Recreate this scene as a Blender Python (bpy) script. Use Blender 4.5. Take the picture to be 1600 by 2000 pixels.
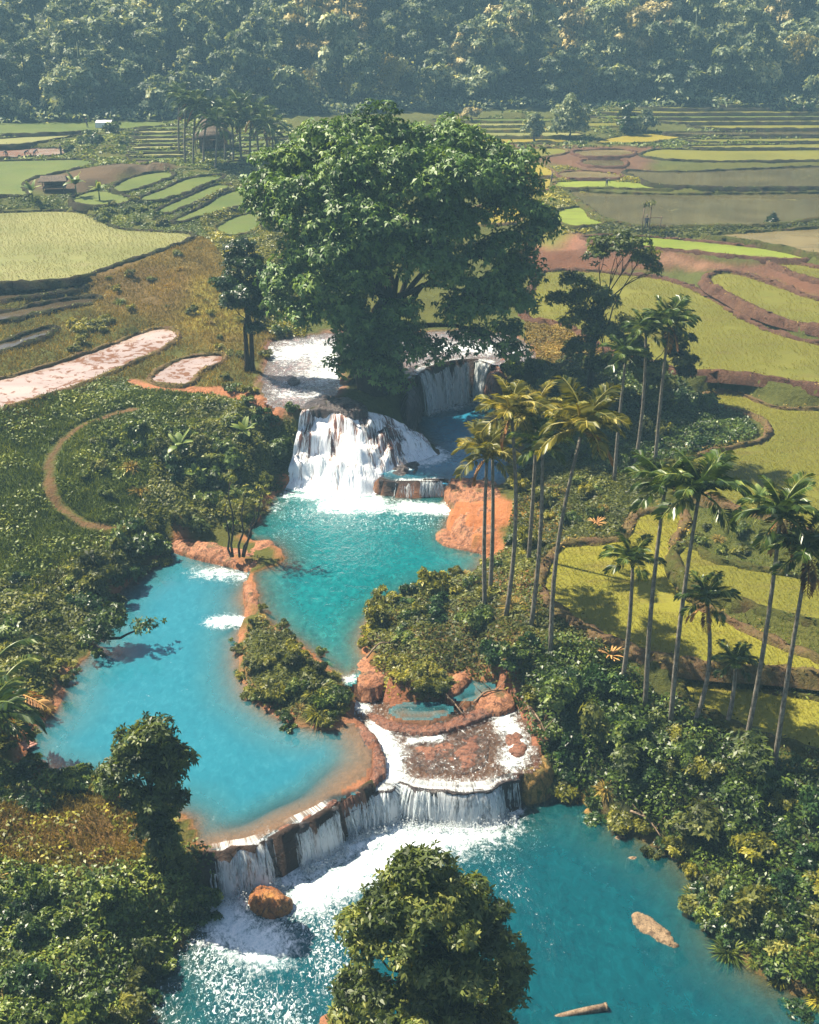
import bpy, bmesh, math, random
import numpy as np
from mathutils import Vector, noise as mnoise
from mathutils.geometry import tessellate_polygon

for o in list(bpy.data.objects):
    bpy.data.objects.remove(o)
SC = bpy.context.scene
COL = SC.collection
random.seed(7)
RNG = np.random.default_rng(7)

# ------------------------------------------------------------------ camera
CAMH, FPX, PITCH = 42.0, 2255.66, math.radians(25.17)
cam_data = bpy.data.cameras.new('camera')
cam = bpy.data.objects.new('camera', cam_data); COL.objects.link(cam)
cam.location = (0, 0, CAMH)
cam.rotation_euler = (math.pi / 2 - PITCH, 0, 0)
cam_data.sensor_fit = 'VERTICAL'; cam_data.sensor_height = 24.0
cam_data.lens = 24.0 * FPX / 2000.0
cam_data.clip_start = 0.5; cam_data.clip_end = 3000
SC.camera = cam

# ------------------------------------------------------------------ light
SUN_EL, SUN_AZ = math.radians(54), math.radians(-62)      # azimuth from +Y, negative = to the left
world = bpy.data.worlds.new('World'); SC.world = world; world.use_nodes = True
wt = world.node_tree; wt.nodes.clear()
w_out = wt.nodes.new('ShaderNodeOutputWorld'); w_bg = wt.nodes.new('ShaderNodeBackground')
w_sky = wt.nodes.new('ShaderNodeTexSky'); w_sky.sky_type = 'NISHITA'; w_sky.sun_disc = False
w_sky.sun_elevation = SUN_EL; w_sky.sun_rotation = SUN_AZ
w_sky.air_density = 1.0; w_sky.dust_density = 1.5; w_sky.ozone_density = 1.0
w_bg.inputs['Strength'].default_value = 0.052
wt.links.new(w_sky.outputs[0], w_bg.inputs[0]); wt.links.new(w_bg.outputs[0], w_out.inputs[0])
sun_data = bpy.data.lights.new('sun', 'SUN'); sun_data.energy = 5.0
sun_data.angle = math.radians(0.5); sun_data.color = (1.0, 0.90, 0.70)
sun = bpy.data.objects.new('sun', sun_data); COL.objects.link(sun)
SUNV = Vector((math.sin(SUN_AZ) * math.cos(SUN_EL), math.cos(SUN_AZ) * math.cos(SUN_EL), math.sin(SUN_EL)))
sun.rotation_euler = SUNV.to_track_quat('Z', 'Y').to_euler(); sun.location = SUNV * 200
SC.view_settings.view_transform = 'Standard'; SC.view_settings.look = 'None'
SC.view_settings.gamma = 1; SC.view_settings.use_curve_mapping = False
SC.view_settings.exposure = 1.45
cy = SC.cycles
cy.max_bounces = 5; cy.diffuse_bounces = 2; cy.glossy_bounces = 2; cy.transmission_bounces = 2
cy.transparent_max_bounces = 6; cy.volume_bounces = 0
cy.use_adaptive_sampling = True; cy.adaptive_threshold = 0.02
cy.sample_clamp_indirect = 4; cy.sample_clamp_direct = 12
cy.caustics_reflective = False; cy.caustics_refractive = False
try:
    cy.use_denoising = True
except Exception:
    pass

# ------------------------------------------------------------------ geometry helpers
S_, C_ = math.sin(PITCH), math.cos(PITCH)
def ray(px, py):
    x = (px - 800) / FPX; y = (1000 - py) / FPX
    return np.array([x, C_ + y * S_, -S_ + y * C_])
def un(px, py, z):
    """ground point seen at photo position (px,py) on the level z"""
    d = ray(px, py); t = (z - CAMH) / d[2]
    return np.array([0, 0, CAMH]) + d * t
def at_y(px, py, Y):
    """point seen at (px,py) at distance Y ahead"""
    d = ray(px, py); return np.array([0, 0, CAMH]) + d * (Y / d[1])
def spline(pts, n=6, closed=True):
    P = np.asarray(pts, float); m = len(P); out = []
    for i in range(m if closed else m - 1):
        if closed:
            p0, p1, p2, p3 = P[i - 1], P[i], P[(i + 1) % m], P[(i + 2) % m]
        else:
            p0, p1, p2, p3 = P[max(i - 1, 0)], P[i], P[i + 1], P[min(i + 2, m - 1)]
        for k in range(n):
            t = k / n
            out.append(0.5 * (2 * p1 + (p2 - p0) * t + (2 * p0 - 5 * p1 + 4 * p2 - p3) * t * t + (3 * p1 - p0 - 3 * p2 + p3) * t ** 3))
    if not closed:
        out.append(P[-1])
    return np.array(out)
def wpoly(px, z, n=5, closed=True):
    return spline([un(a, b, z) for a, b in px], n, closed)
def resample(P, m):
    P = np.asarray(P, float); s = np.r_[0, np.cumsum(np.linalg.norm(np.diff(P, axis=0), axis=1))]
    t = np.linspace(0, s[-1], m)
    return np.stack([np.interp(t, s, P[:, k]) for k in range(P.shape[1])], 1)
def pip(x, y, poly):
    """points in polygon (crossing number)"""
    ins = np.zeros(x.shape, bool); n = len(poly); j = n - 1
    for i in range(n):
        xi, yi = poly[i][0], poly[i][1]; xj, yj = poly[j][0], poly[j][1]
        c = ((yi > y) != (yj > y))
        if c.any():
            ins ^= c & (x < (xj - xi) * (y - yi) / ((yj - yi) if yj != yi else 1e-9) + xi)
        j = i
    return ins
def dline(x, y, line, closed=False):
    """distance to a polyline"""
    best = np.full(x.shape, 1e9); n = len(line)
    for i in range(n if closed else n - 1):
        a = line[i]; b = line[(i + 1) % n]
        dx, dy = b[0] - a[0], b[1] - a[1]; L = dx * dx + dy * dy + 1e-12
        t = np.clip(((x - a[0]) * dx + (y - a[1]) * dy) / L, 0, 1)
        best = np.minimum(best, (x - a[0] - t * dx) ** 2 + (y - a[1] - t * dy) ** 2)
    return np.sqrt(best)
_LAT = np.random.default_rng(3).random((256, 256))
def vnoise(x, y, scale, seed=0):
    u = x / scale + seed * 17.13; v = y / scale + seed * 9.71
    iu = np.floor(u).astype(int); iv = np.floor(v).astype(int); fu = u - iu; fv = v - iv
    fu = fu * fu * (3 - 2 * fu); fv = fv * fv * (3 - 2 * fv)
    g = lambda a, b: _LAT[a % 256, b % 256]
    return (g(iu, iv) * (1 - fu) + g(iu + 1, iv) * fu) * (1 - fv) + (g(iu, iv + 1) * (1 - fu) + g(iu + 1, iv + 1) * fu) * fv
def fbm(x, y, scale, seed=0, o=3):
    s = 0; a = 1; t = 0
    for k in range(o):
        s = s + a * vnoise(x, y, scale / 2 ** k, seed + k); t += a; a *= 0.5
    return s / t - 0.5
def sstep(a, b, x):
    t = np.clip((x - a) / (b - a), 0, 1); return t * t * (3 - 2 * t)

# ------------------------------------------------------------------ object helpers
def mesh_np(name, V, F, mat=None, attrs=None, fattrs=None, colors=None, uv=None, smooth=False):
    """mesh from arrays; F is (n,3) or (n,4), or a list of both"""
    V = np.asarray(V, np.float32); Fs = F if isinstance(F, list) and np.ndim(F[0]) == 2 else [F]
    Fs = [np.asarray(f, np.int32) for f in Fs if len(f)]
    me = bpy.data.meshes.new(name)
    me.vertices.add(len(V)); me.vertices.foreach_set('co', V.ravel())
    loops = np.concatenate([f.ravel() for f in Fs])
    tot = np.concatenate([np.full(len(f), f.shape[1], np.int32) for f in Fs])
    st = np.r_[0, np.cumsum(tot)[:-1]].astype(np.int32)
    me.loops.add(len(loops)); me.loops.foreach_set('vertex_index', loops)
    me.polygons.add(len(tot)); me.polygons.foreach_set('loop_start', st)
    if smooth:
        me.polygons.foreach_set('use_smooth', np.ones(len(tot), bool))
    for k, v in (attrs or {}).items():
        a = me.attributes.new(k, 'FLOAT', 'POINT'); a.data.foreach_set('value', np.asarray(v, np.float32))
    for k, v in (fattrs or {}).items():
        a = me.attributes.new(k, 'FLOAT', 'FACE'); a.data.foreach_set('value', np.asarray(v, np.float32))
    if colors is not None:
        a = me.attributes.new('soil', 'FLOAT_COLOR', 'POINT')
        a.data.foreach_set('color', np.c_[colors, np.ones(len(colors))].astype(np.float32).ravel())
    if uv is not None:
        l = me.uv_layers.new(name='UVMap'); l.data.foreach_set('uv', np.asarray(uv, np.float32)[loops].ravel())
    me.update(calc_edges=True)
    if mat:
        me.materials.append(mat)
    return me
def link(name, me, parent=None, loc=None, label=None, cat=None, group=None, kind=None):
    o = bpy.data.objects.new(name, me); COL.objects.link(o)
    if parent is not None:
        o.parent = parent
    if loc is not None:
        o.location = loc
    for k, v in (('label', label), ('category', cat), ('group', group), ('kind', kind)):
        if v:
            o[k] = v
    return o
def thing(name, label, cat, loc=(0, 0, 0), group=None, rz=0):
    o = link(name, None, None, loc, label, cat, group); o.rotation_euler.z = rz; return o
def join(parts):
    """join (V,F[,fattr]) triples with quads"""
    Vs, Fs, As, n = [], [], [], 0
    for p in parts:
        Vs.append(p[0]); Fs.append(np.asarray(p[1]) + n); n += len(p[0])
        As.append(p[2] if len(p) > 2 else np.full(len(p[1]), 0.5))
    return np.concatenate(Vs), np.concatenate(Fs), np.concatenate(As)
def tube(P, R, sides=6, caps=True):
    """quad tube along points"""
    P = np.asarray(P, float); R = np.broadcast_to(np.asarray(R, float), (len(P),)); n = len(P)
    T = np.gradient(P, axis=0); T /= np.linalg.norm(T, axis=1)[:, None] + 1e-9
    ref = np.array([0.0, 0, 1]) if abs(T[:, 2]).mean() < 0.8 else np.array([1.0, 0, 0])
    A = np.cross(T, ref); A /= np.linalg.norm(A, axis=1)[:, None] + 1e-9; B = np.cross(T, A)
    an = np.linspace(0, 2 * np.pi, sides, endpoint=False)
    V = P[:, None] + R[:, None, None] * (np.cos(an)[None, :, None] * A[:, None] + np.sin(an)[None, :, None] * B[:, None])
    V = V.reshape(-1, 3); F = []
    for i in range(n - 1):
        for k in range(sides):
            k2 = (k + 1) % sides
            F.append((i * sides + k, i * sides + k2, (i + 1) * sides + k2, (i + 1) * sides + k))
    if caps:
        V = np.r_[V, P[:1], P[-1:]]; a, b = n * sides, n * sides + 1
        for k in range(0, sides, 2):
            F.append((a, (k + 2) % sides, (k + 1) % sides, k))
            q = (n - 1) * sides
            F.append((b, q + k, q + (k + 1) % sides, q + (k + 2) % sides))
    return V, np.array(F)
def box(c, s, rz=0.0):
    x, y, z = np.array(s) / 2
    V = np.array([(-x, -y, -z), (x, -y, -z), (x, y, -z), (-x, y, -z), (-x, -y, z), (x, -y, z), (x, y, z), (-x, y, z)])
    ca, sa = math.cos(rz), math.sin(rz)
    V = V @ np.array([[ca, sa, 0], [-sa, ca, 0], [0, 0, 1]]) + np.array(c)
    return V, np.array([(0, 3, 2, 1), (4, 5, 6, 7), (0, 1, 5, 4), (1, 2, 6, 5), (2, 3, 7, 6), (3, 0, 4, 7)])
def unit(v):
    return v / (np.linalg.norm(v, axis=-1, keepdims=True) + 1e-9)
def leaf_cards(pos, nor, size, rng, aspect=0.45, droop=0.0):
    """one folded four-cornered leaf at every position"""
    n = len(pos); r = rng.normal(size=(n, 3)); r[:, 2] -= droop
    T = unit(r - nor * (r * nor).sum(1, keepdims=True)); B = np.cross(nor, T)
    L = (np.broadcast_to(size, (n,)) * rng.uniform(0.65, 1.25, n))[:, None]
    V = np.empty((n, 4, 3))
    V[:, 0] = pos - T * L * 0.5
    V[:, 1] = pos + B * L * aspect * 0.5 + nor * L * 0.10
    V[:, 2] = pos + T * L * 0.5 - nor * L * 0.12
    V[:, 3] = pos - B * L * aspect * 0.5 + nor * L * 0.10
    return V.reshape(-1, 3), np.arange(n * 4).reshape(-1, 4)
def whorls(pos, nor, k, size, rng, aspect=0.4, lift=0.35, droop=0.25):
    """tufts of k leaves spreading from every position like the spokes of an umbrella"""
    n = len(pos); r = unit(rng.normal(size=(n, 3))); A = unit(np.cross(nor, r)); B = np.cross(nor, A)
    ph = (np.arange(k)[None] * (2 * np.pi / k) + rng.uniform(0, 6.28, (n, 1)) + rng.normal(size=(n, k)) * 0.35)[..., None]
    N_ = nor[:, None]; T = unit(np.cos(ph) * A[:, None] + np.sin(ph) * B[:, None] + N_ * (lift + rng.normal(size=(n, k, 1)) * 0.25) + np.array([0, 0, -droop]))
    S = unit(np.cross(T, N_)); U = np.cross(S, T); L = size * rng.uniform(0.6, 1.25, (n, k, 1)); P = pos[:, None]
    V = np.stack([P + 0 * T, P + T * L * 0.5 + S * L * aspect * 0.5 + U * L * 0.08, P + T * L - U * L * 0.12 + np.array([0, 0, -droop * 0.15]) * L, P + T * L * 0.5 - S * L * aspect * 0.5 + U * L * 0.08], 2)
    return V.reshape(-1, 3), np.arange(n * k * 4).reshape(-1, 4)
def foliage(blobs, n, size, rng, aspect=0.45, droop=0.2, low=0.35, spread=0.55, inner=0.62, whorl=6):
    if whorl:
        n = n // whorl
    """leaves on the shells of many small clumps. blobs: (cx,cy,cz,rx,ry,rz)"""
    B = np.asarray(blobs, float); w = B[:, 3] * B[:, 4] + B[:, 4] * B[:, 5]
    k = rng.choice(len(B), n, p=w / w.sum())
    u = unit(rng.normal(size=(n, 3)))
    flip = (u[:, 2] < -0.2) & (rng.random(n) > low); u[flip, 2] *= -1
    rad = (inner + (1.0 - inner) * np.sqrt(rng.random(n))) * (1 + np.abs(rng.normal(size=n)) * 0.22)
    pos = B[k, :3] + u * B[k, 3:6] * rad[:, None]
    nor = unit(u + np.array([0, 0, 0.45]) + rng.normal(size=(n, 3)) * spread)
    tone = rng.random(len(B))[k]; tn = np.clip(rng.random(n) * 0.5 + tone * 0.5, 0, 1)
    if whorl:
        V, F = whorls(pos, nor, whorl, size, rng, aspect, 0.35, droop); return V, F, np.clip(np.repeat(tn, whorl) + rng.normal(size=n * whorl) * 0.10, 0, 1)
    V, F = leaf_cards(pos, nor, size, rng, aspect, droop)
    return V, F, tn
def clumps_on(lobes, per, sub, rng, jitter=0.25, flat=0.62):
    """small clumps over the surface of big lobes"""
    out = []
    for (cx, cy, cz, rx, ry, rz) in lobes:
        m = max(3, int(per * (rx * ry + ry * rz + rx * rz) / 3))
        u = unit(rng.normal(size=(m, 3)))
        fl = (u[:, 2] < -0.35); u[fl, 2] *= -0.6; u = unit(u)
        rr = 1 - sub / max(rx, 1e-3) * 0.6 + rng.normal(size=m) * jitter * 0.4
        rr = np.clip(rr, 0.3, 1.05)
        p = np.array([cx, cy, cz]) + u * np.array([rx, ry, rz]) * rr[:, None]
        s = sub * rng.uniform(0.65, 1.35, m)
        out += [(a[0], a[1], a[2], b, b, b * flat) for a, b in zip(p, s)]
    return out
# ------------------------------------------------------------------ materials
class M:
    """tiny node builder"""
    def __init__(s, name):
        s.m = bpy.data.materials.new(name); s.m.use_nodes = True; s.t = s.m.node_tree; s.t.nodes.clear()
        s.out = s.n('OutputMaterial')
    def n(s, ty, **kw):
        nd = s.t.nodes.new('ShaderNode' + ty)
        for k, v in kw.items():
            if hasattr(nd, k) and k not in ('color',):
                setattr(nd, k, v)
        return nd
    def put(s, sock, v):
        if hasattr(v, 'node') and hasattr(v, 'is_linked'):
            s.t.links.new(v, sock)
        elif isinstance(v, (tuple, list)) and len(v) == 3 and sock.type == 'RGBA':
            sock.default_value = (*v, 1)
        else:
            sock.default_value = v
    def attr(s, name, out='Fac'):
        a = s.n('Attribute'); a.attribute_name = name; return a.outputs[out]
    def pos(s):
        return s.n('NewGeometry').outputs['Position']
    def noise(s, vec, scale, detail=3, rough=0.55, dist=0.0):
        a = s.n('TexNoise'); s.put(a.inputs['Vector'], vec); a.inputs['Scale'].default_value = scale
        a.inputs['Detail'].default_value = detail; a.inputs['Roughness'].default_value = rough; a.inputs['Distortion'].default_value = dist
        return a.outputs['Fac']
    def voro(s, vec, scale, out='Distance', feature='F1'):
        a = s.n('TexVoronoi'); a.feature = feature; s.put(a.inputs['Vector'], vec); a.inputs['Scale'].default_value = scale
        return a.outputs[out]
    def stretch(s, vec, sc, rot=(0, 0, 0)):
        a = s.n('Mapping'); s.put(a.inputs['Vector'], vec); a.inputs['Scale'].default_value = sc; a.inputs['Rotation'].default_value = rot
        return a.outputs[0]
    def rng(s, v, a, b, c=0.0, d=1.0, smooth=False):
        m = s.n('MapRange'); m.interpolation_type = 'SMOOTHSTEP' if smooth else 'LINEAR'
        for i, x in enumerate((v, a, b, c, d)):
            s.put(m.inputs[i], x)
        return m.outputs[0]
    def math(s, op, a, b=0.0):
        m = s.n('Math'); m.operation = op; s.put(m.inputs[0], a); s.put(m.inputs[1], b); return m.outputs[0]
    def mix(s, f, a, b, blend='MIX'):
        m = s.n('Mix'); m.data_type = 'RGBA'; m.blend_type = blend
        s.put(m.inputs[0], f); s.put(m.inputs[6], a); s.put(m.inputs[7], b); return m.outputs[2]
    def bump(s, h, strength=0.5, dist=0.1, nor=None):
        b = s.n('Bump'); s.put(b.inputs['Height'], h); b.inputs['Strength'].default_value = strength; b.inputs['Distance'].default_value = dist
        if nor is not None:
            s.put(b.inputs['Normal'], nor)
        return b.outputs[0]
    def bsdf(s, color, rough=0.8, nor=None, spec=0.3, **kw):
        p = s.n('BsdfPrincipled'); s.put(p.inputs['Base Color'], color); s.put(p.inputs['Roughness'], rough)
        s.put(p.inputs['Specular IOR Level'], spec)
        if nor is not None:
            s.put(p.inputs['Normal'], nor)
        for k, v in kw.items():
            s.put(p.inputs[k], v)
        return p.outputs[0]
    def mixs(s, f, a, b):
        m = s.n('MixShader'); s.put(m.inputs[0], f); s.put(m.inputs[1], a); s.put(m.inputs[2], b); return m.outputs[0]
    def done(s, sh):
        s.t.links.new(sh, s.out.inputs['Surface']); return s.m
    def objrnd(s):
        return s.n('ObjectInfo').outputs['Random']

def leaf_mat(name, dark, mid, light, rough=0.42, trans=0.20, spec=0.42):
    dark, mid, light = [(c[0] * k * 1.12, c[1] * k * 1.02, c[2] * k * .72) for c, k in ((dark, 1.0), (mid, 1.7), (light, 2.5))]; m = M(name); r = m.attr('tone'); o = m.objrnd()
    big = m.noise(m.pos(), 0.35, 2)
    v = m.math('ADD', m.math('MULTIPLY', r, 0.75), m.math('MULTIPLY', m.math('SUBTRACT', o, 0.5), 0.25))
    v = m.math('ADD', v, m.math('MULTIPLY', m.math('SUBTRACT', big, 0.5), 0.8))
    c = m.mix(m.rng(v, 0.05, 0.5), dark, mid); c = m.mix(m.rng(v, 0.5, 0.95), c, light)
    p = m.bsdf(c, rough, None, spec)
    t = m.n('BsdfTranslucent'); m.put(t.inputs[0], m.mix(1.0, c, (1.25, 1.15, 0.55), 'MULTIPLY'))
    return m.done(m.mixs(trans, p, t.outputs[0]))
MAT = {}
MAT['fig'] = leaf_mat('fig_leaf', (0.014, 0.042, 0.012), (0.046, 0.098, 0.022), (0.095, 0.140, 0.038), 0.5, 0.22)
MAT['bush'] = leaf_mat('bush_leaf', (0.013, 0.032, 0.007), (0.048, 0.082, 0.015), (0.130, 0.155, 0.035), 0.42)
MAT['yellow'] = leaf_mat('yellow_green_leaf', (0.040, 0.055, 0.008), (0.110, 0.120, 0.016), (0.240, 0.220, 0.040), 0.45, 0.3)
MAT['fore'] = leaf_mat('sunlit_leaf', (0.016, 0.032, 0.008), (0.060, 0.088, 0.024), (0.170, 0.185, 0.070), 0.45, 0.35)
MAT['rice_leaf_green'] = leaf_mat('rice_leaf_green', (0.075, 0.105, 0.022), (0.050, 0.068, 0.014), (0.040, 0.048, 0.014), 0.6, 0.3, .2); MAT['rice_leaf_pale'] = leaf_mat('rice_leaf_pale', (0.150, 0.160, 0.070), (0.098, 0.104, 0.048), (0.070, 0.072, 0.044), 0.6, 0.3, .2)
MAT['rice_leaf'] = leaf_mat('rice_leaf', (0.150, 0.155, 0.018), (0.100, 0.101, 0.012), (0.070, 0.066, 0.014), 0.6, 0.3, .2)
MAT['dark'] = leaf_mat('dark_leaf', (0.006, 0.018, 0.008), (0.018, 0.045, 0.014), (0.060, 0.095, 0.030), 0.36)
MAT['olive'] = leaf_mat('olive_leaf', (0.020, 0.030, 0.008), (0.060, 0.078, 0.020), (0.150, 0.155, 0.050), 0.5, 0.42)
MAT['under'] = leaf_mat('undergrowth_leaf', (0.016, 0.032, 0.006), (0.055, 0.085, 0.014), (0.135, 0.150, 0.030), 0.5, 0.25)
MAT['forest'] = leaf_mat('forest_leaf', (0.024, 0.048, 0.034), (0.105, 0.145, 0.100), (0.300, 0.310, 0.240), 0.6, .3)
MAT['pale'] = leaf_mat('pale_leaf', (0.070, 0.070, 0.040), (0.210, 0.195, 0.120), (0.340, 0.310, 0.220), 0.6)
MAT['bamboo'] = leaf_mat('bamboo_leaf', (0.060, 0.060, 0.019), (0.145, 0.136, 0.043), (0.238, 0.212, 0.076), 0.5, 0.3)
MAT['frond_gold'] = leaf_mat('golden_frond', (0.035, 0.055, 0.012), (0.115, 0.118, 0.030), (0.290, 0.255, 0.095), 0.42, 0.35)
MAT['frond'] = leaf_mat('green_frond', (0.010, 0.026, 0.008), (0.035, 0.065, 0.014), (0.110, 0.130, 0.040), 0.36, 0.2)
MAT['dead'] = leaf_mat('dead_frond', (0.060, 0.028, 0.012), (0.150, 0.075, 0.030), (0.260, 0.170, 0.080), 0.8, 0.1)
MAT['dry'] = leaf_mat('dry_grass', (0.058, 0.047, 0.009), (0.133, 0.105, 0.023), (0.234, 0.172, 0.055), 0.7, 0.25)
MAT['banana'] = leaf_mat('banana_leaf', (0.020, 0.045, 0.012), (0.050, 0.085, 0.022), (0.130, 0.160, 0.070), 0.4, 0.3)

def bark_mat(name, a, b, sc=6.0):
    m = M(name); tc = m.n('TexCoord').outputs['Object']
    st = m.stretch(tc, (sc, sc, sc * 0.35)); n = m.noise(st, 1.6, 4)
    rings = m.noise(m.stretch(tc, (0.6, 0.6, 9)), 1.0, 2)
    c = m.mix(m.rng(n, 0.35, 0.65), a, b); c = m.mix(m.rng(rings, 0.56, 0.62, 0, 0.5), c, a)
    return m.done(m.bsdf(c, 0.85, m.bump(n, 0.6, 0.05), 0.2))
MAT['bark'] = bark_mat('bark', (0.018, 0.013, 0.010), (0.055, 0.043, 0.033))
MAT['palm_bark'] = bark_mat('palm_bark', (0.102, 0.085, 0.064), (0.255, 0.225, 0.183))
MAT['wood'] = bark_mat('weathered_wood', (0.110, 0.070, 0.045), (0.260, 0.190, 0.130))
MAT['pink_wood'] = bark_mat('pinkish_planks', (0.260, 0.110, 0.085), (0.480, 0.270, 0.220))
MAT['thatch'] = bark_mat('thatch', (0.060, 0.045, 0.035), (0.150, 0.115, 0.085), 3)
MAT['crownshaft'] = bark_mat('crownshaft', (0.055, 0.080, 0.022), (0.110, 0.140, 0.045))
def plain(name, c, rough=0.7, var=0.25, sc=2.0):
    m = M(name); n = m.noise(m.pos(), sc, 4)
    return m.done(m.bsdf(m.mix(m.rng(n, 0.3, 0.7), tuple(x * (1 - var) for x in c), tuple(min(1, x * (1 + var)) for x in c)), rough, m.bump(n, 0.3, 0.03), 0.25))
MAT['tarp'] = plain('white_tarp', (0.78, 0.78, 0.76), 0.5, 0.05)
MAT['cloth'] = plain('work_clothes', (0.06, 0.06, 0.08), 0.8)
MAT['skin'] = plain('skin', (0.20, 0.11, 0.07), 0.6)

def rock_mat(name, a, b, c, wet=0.6, sc=1.0, moss=0.0):
    """a base, b lighter patches, c dark streaks"""
    m = M(name); p = m.pos(); n1 = m.noise(p, 0.9 * sc, 5, 0.6); n2 = m.noise(m.stretch(p, (1, 1, 0.35)), 3.2 * sc, 5, 0.65, 0.8)
    vo = m.voro(p, 2.2 * sc); n5 = m.noise(p, 9 * sc, 4, 0.75)
    col = m.mix(m.rng(n1, 0.35, 0.65), a, b); col = m.mix(m.rng(n2, 0.50, 0.62), col, c); col = m.mix(m.rng(n5, 0.48, 0.62, 0, 0.7), col, m.mix(1, col, (0.45, 0.42, 0.42), 'MULTIPLY')); col = m.mix(m.rng(n5, 0.50, 0.36, 0, 0.5), col, m.mix(1, col, (1.5, 1.45, 1.4), 'MULTIPLY'))
    if moss:
        n6 = m.noise(p, 0.7, 4, 0.7); col = m.mix(m.rng(n6, .56, .66, 0, moss), col, (0.050, 0.058, 0.016))
    h = m.math('ADD', m.math('ADD', m.math('MULTIPLY', n2, 0.7), m.math('MULTIPLY', n5, 0.5)), m.math('MULTIPLY', vo, 0.5))
    return m.done(m.bsdf(col, wet, m.bump(h, 0.9, 0.18), 0.35))
MAT['orange_rock'] = rock_mat('orange_travertine', (0.260, 0.104, 0.048), (0.352, 0.160, 0.080), (0.115, 0.046, 0.026), 0.7, 0.9, 0.6)
MAT['boulder'] = rock_mat('orange_boulder', (0.25, 0.085, 0.028), (0.42, 0.19, 0.05), (0.055, 0.028, 0.020), 0.5, 1.5)
MAT['wet_rock'] = rock_mat('wet_travertine', (0.150, 0.062, 0.038), (0.26, 0.115, 0.070), (0.045, 0.026, 0.024), 0.28, 1.2)
MAT['cliff'] = rock_mat('dark_cliff', (0.040, 0.034, 0.040), (0.085, 0.060, 0.055), (0.014, 0.014, 0.018), 0.32, 1.1)
MAT['moss_rock'] = rock_mat('moss_travertine', (0.22, 0.120, 0.035), (0.30, 0.19, 0.05), (0.07, 0.070, 0.020), 0.8, 1.0, 0.9)
MAT['tan_rock'] = rock_mat('tan_rock', (0.22, 0.150, 0.085), (0.32, 0.22, 0.13), (0.10, 0.065, 0.04), 0.55, 1.4)

# terrain: soil colours painted per zone, broken by noise
m = M('terrain'); p = m.pos(); base = m.attr('soil', 'Color')
n1 = m.noise(p, 0.45, 5, 0.6); n2 = m.noise(p, 3.0, 5, 0.7); n3 = m.noise(p, 0.08, 3)
c = m.mix(m.rng(n1, 0.3, 0.7, 0.0, 0.55), base, m.mix(1, base, (0.45, 0.50, 0.45), 'MULTIPLY'))
c = m.mix(m.rng(n2, 0.45, 0.75, 0.0, 0.5), c, m.mix(1, base, (1.7, 1.55, 1.3), 'MULTIPLY'))
c = m.mix(m.rng(n3, 0.4, 0.6, 0.0, 0.4), c, m.mix(1, base, (1.25, 1.0, 0.7), 'MULTIPLY'))
MAT['terrain'] = m.done(m.bsdf(c, 0.9, m.bump(m.math('ADD', n2, n1), 0.9, 0.25), 0.15))

def bank_mat(name, soil, grass, g=0.5):
    m = M(name); p = m.pos(); n1 = m.noise(p, 0.6, 4, 0.6); n2 = m.noise(p, 4.0, 5, 0.7)
    c = m.mix(m.rng(n1, g - 0.12, g + 0.12), soil, grass)
    c = m.mix(m.rng(n2, 0.4, 0.7, 0, 0.7), c, m.mix(1, c, (0.4, 0.4, 0.4), 'MULTIPLY'))
    return m.done(m.bsdf(c, 0.92, m.bump(n2, 1.0, 0.2), 0.12))
MAT['bank_grass'] = bank_mat('grassy_bank', (0.086, 0.058, 0.023), (0.066, 0.070, 0.014), 0.42)
MAT['bank_red'] = bank_mat('red_earth_bank', (0.085, 0.042, 0.028), (0.125, 0.066, 0.040), 0.5)
MAT['bank_dark'] = bank_mat('dark_bank', (0.035, 0.025, 0.016), (0.035, 0.039, 0.011), 0.5)
MAT['bank_tan'] = bank_mat('tan_bank', (0.148, 0.090, 0.047), (0.117, 0.094, 0.031), 0.5)

def rice_mat(name, a, b, mud, wetness=0.15, row=0.0, rowrot=0.0):
    """young rice: green over a little muddy water, faint planting rows"""
    m = M(name); p = m.pos()
    n1 = m.noise(p, 0.10, 4, 0.6); n2 = m.noise(p, 6.0, 3, 0.7); n3 = m.noise(m.stretch(p, (0.35, 1.1, 1), (0, 0, rowrot)), 0.9, 4)
    n4 = m.noise(p, 0.5, 5, 0.75, 1.0)
    c = m.mix(m.rng(n1, 0.35, 0.65), a, b); c = m.mix(m.rng(n3, 0.52, 0.70, 0, 0.6), c, mud); c = m.mix(m.rng(n4, 0.5, 0.7, 0, 0.45), c, m.mix(1, c, (0.72, 0.85, 0.7), 'MULTIPLY'))
    c = m.mix(m.rng(n2, 0.50, 0.72, 0, 0.6), c, m.mix(1, c, (0.5, 0.55, 0.4), 'MULTIPLY'))
    h = n2
    if False:
        w = m.n('TexWave'); w.wave_type = 'BANDS'; m.put(w.inputs['Vector'], m.stretch(p, (1, 1, 1), (0, 0, rowrot)))
        w.inputs['Scale'].default_value = row; w.inputs['Distortion'].default_value = 3.5; w.inputs['Detail'].default_value = 2
        c = m.mix(m.rng(w.outputs['Fac'], 0.3, 0.9, 0, 0.22), c, m.mix(1, c, (0.6, 0.66, 0.5), 'MULTIPLY'))
        h = m.math('ADD', n2, m.math('MULTIPLY', w.outputs['Fac'], 0.3))
    return m.done(m.bsdf(c, 0.62, m.bump(h, 0.6, 0.08), wetness))
MAT['rice'] = rice_mat('young_rice', (0.156, 0.146, 0.016), (0.215, 0.198, 0.025), (0.126, 0.097, 0.025), 0.15, 2.6, 0.3)
MAT['rice_olive'] = rice_mat('olive_rice', (0.109, 0.108, 0.012), (0.146, 0.139, 0.017), (0.109, 0.089, 0.022), 0.2, 2.4, 0.2)
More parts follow.
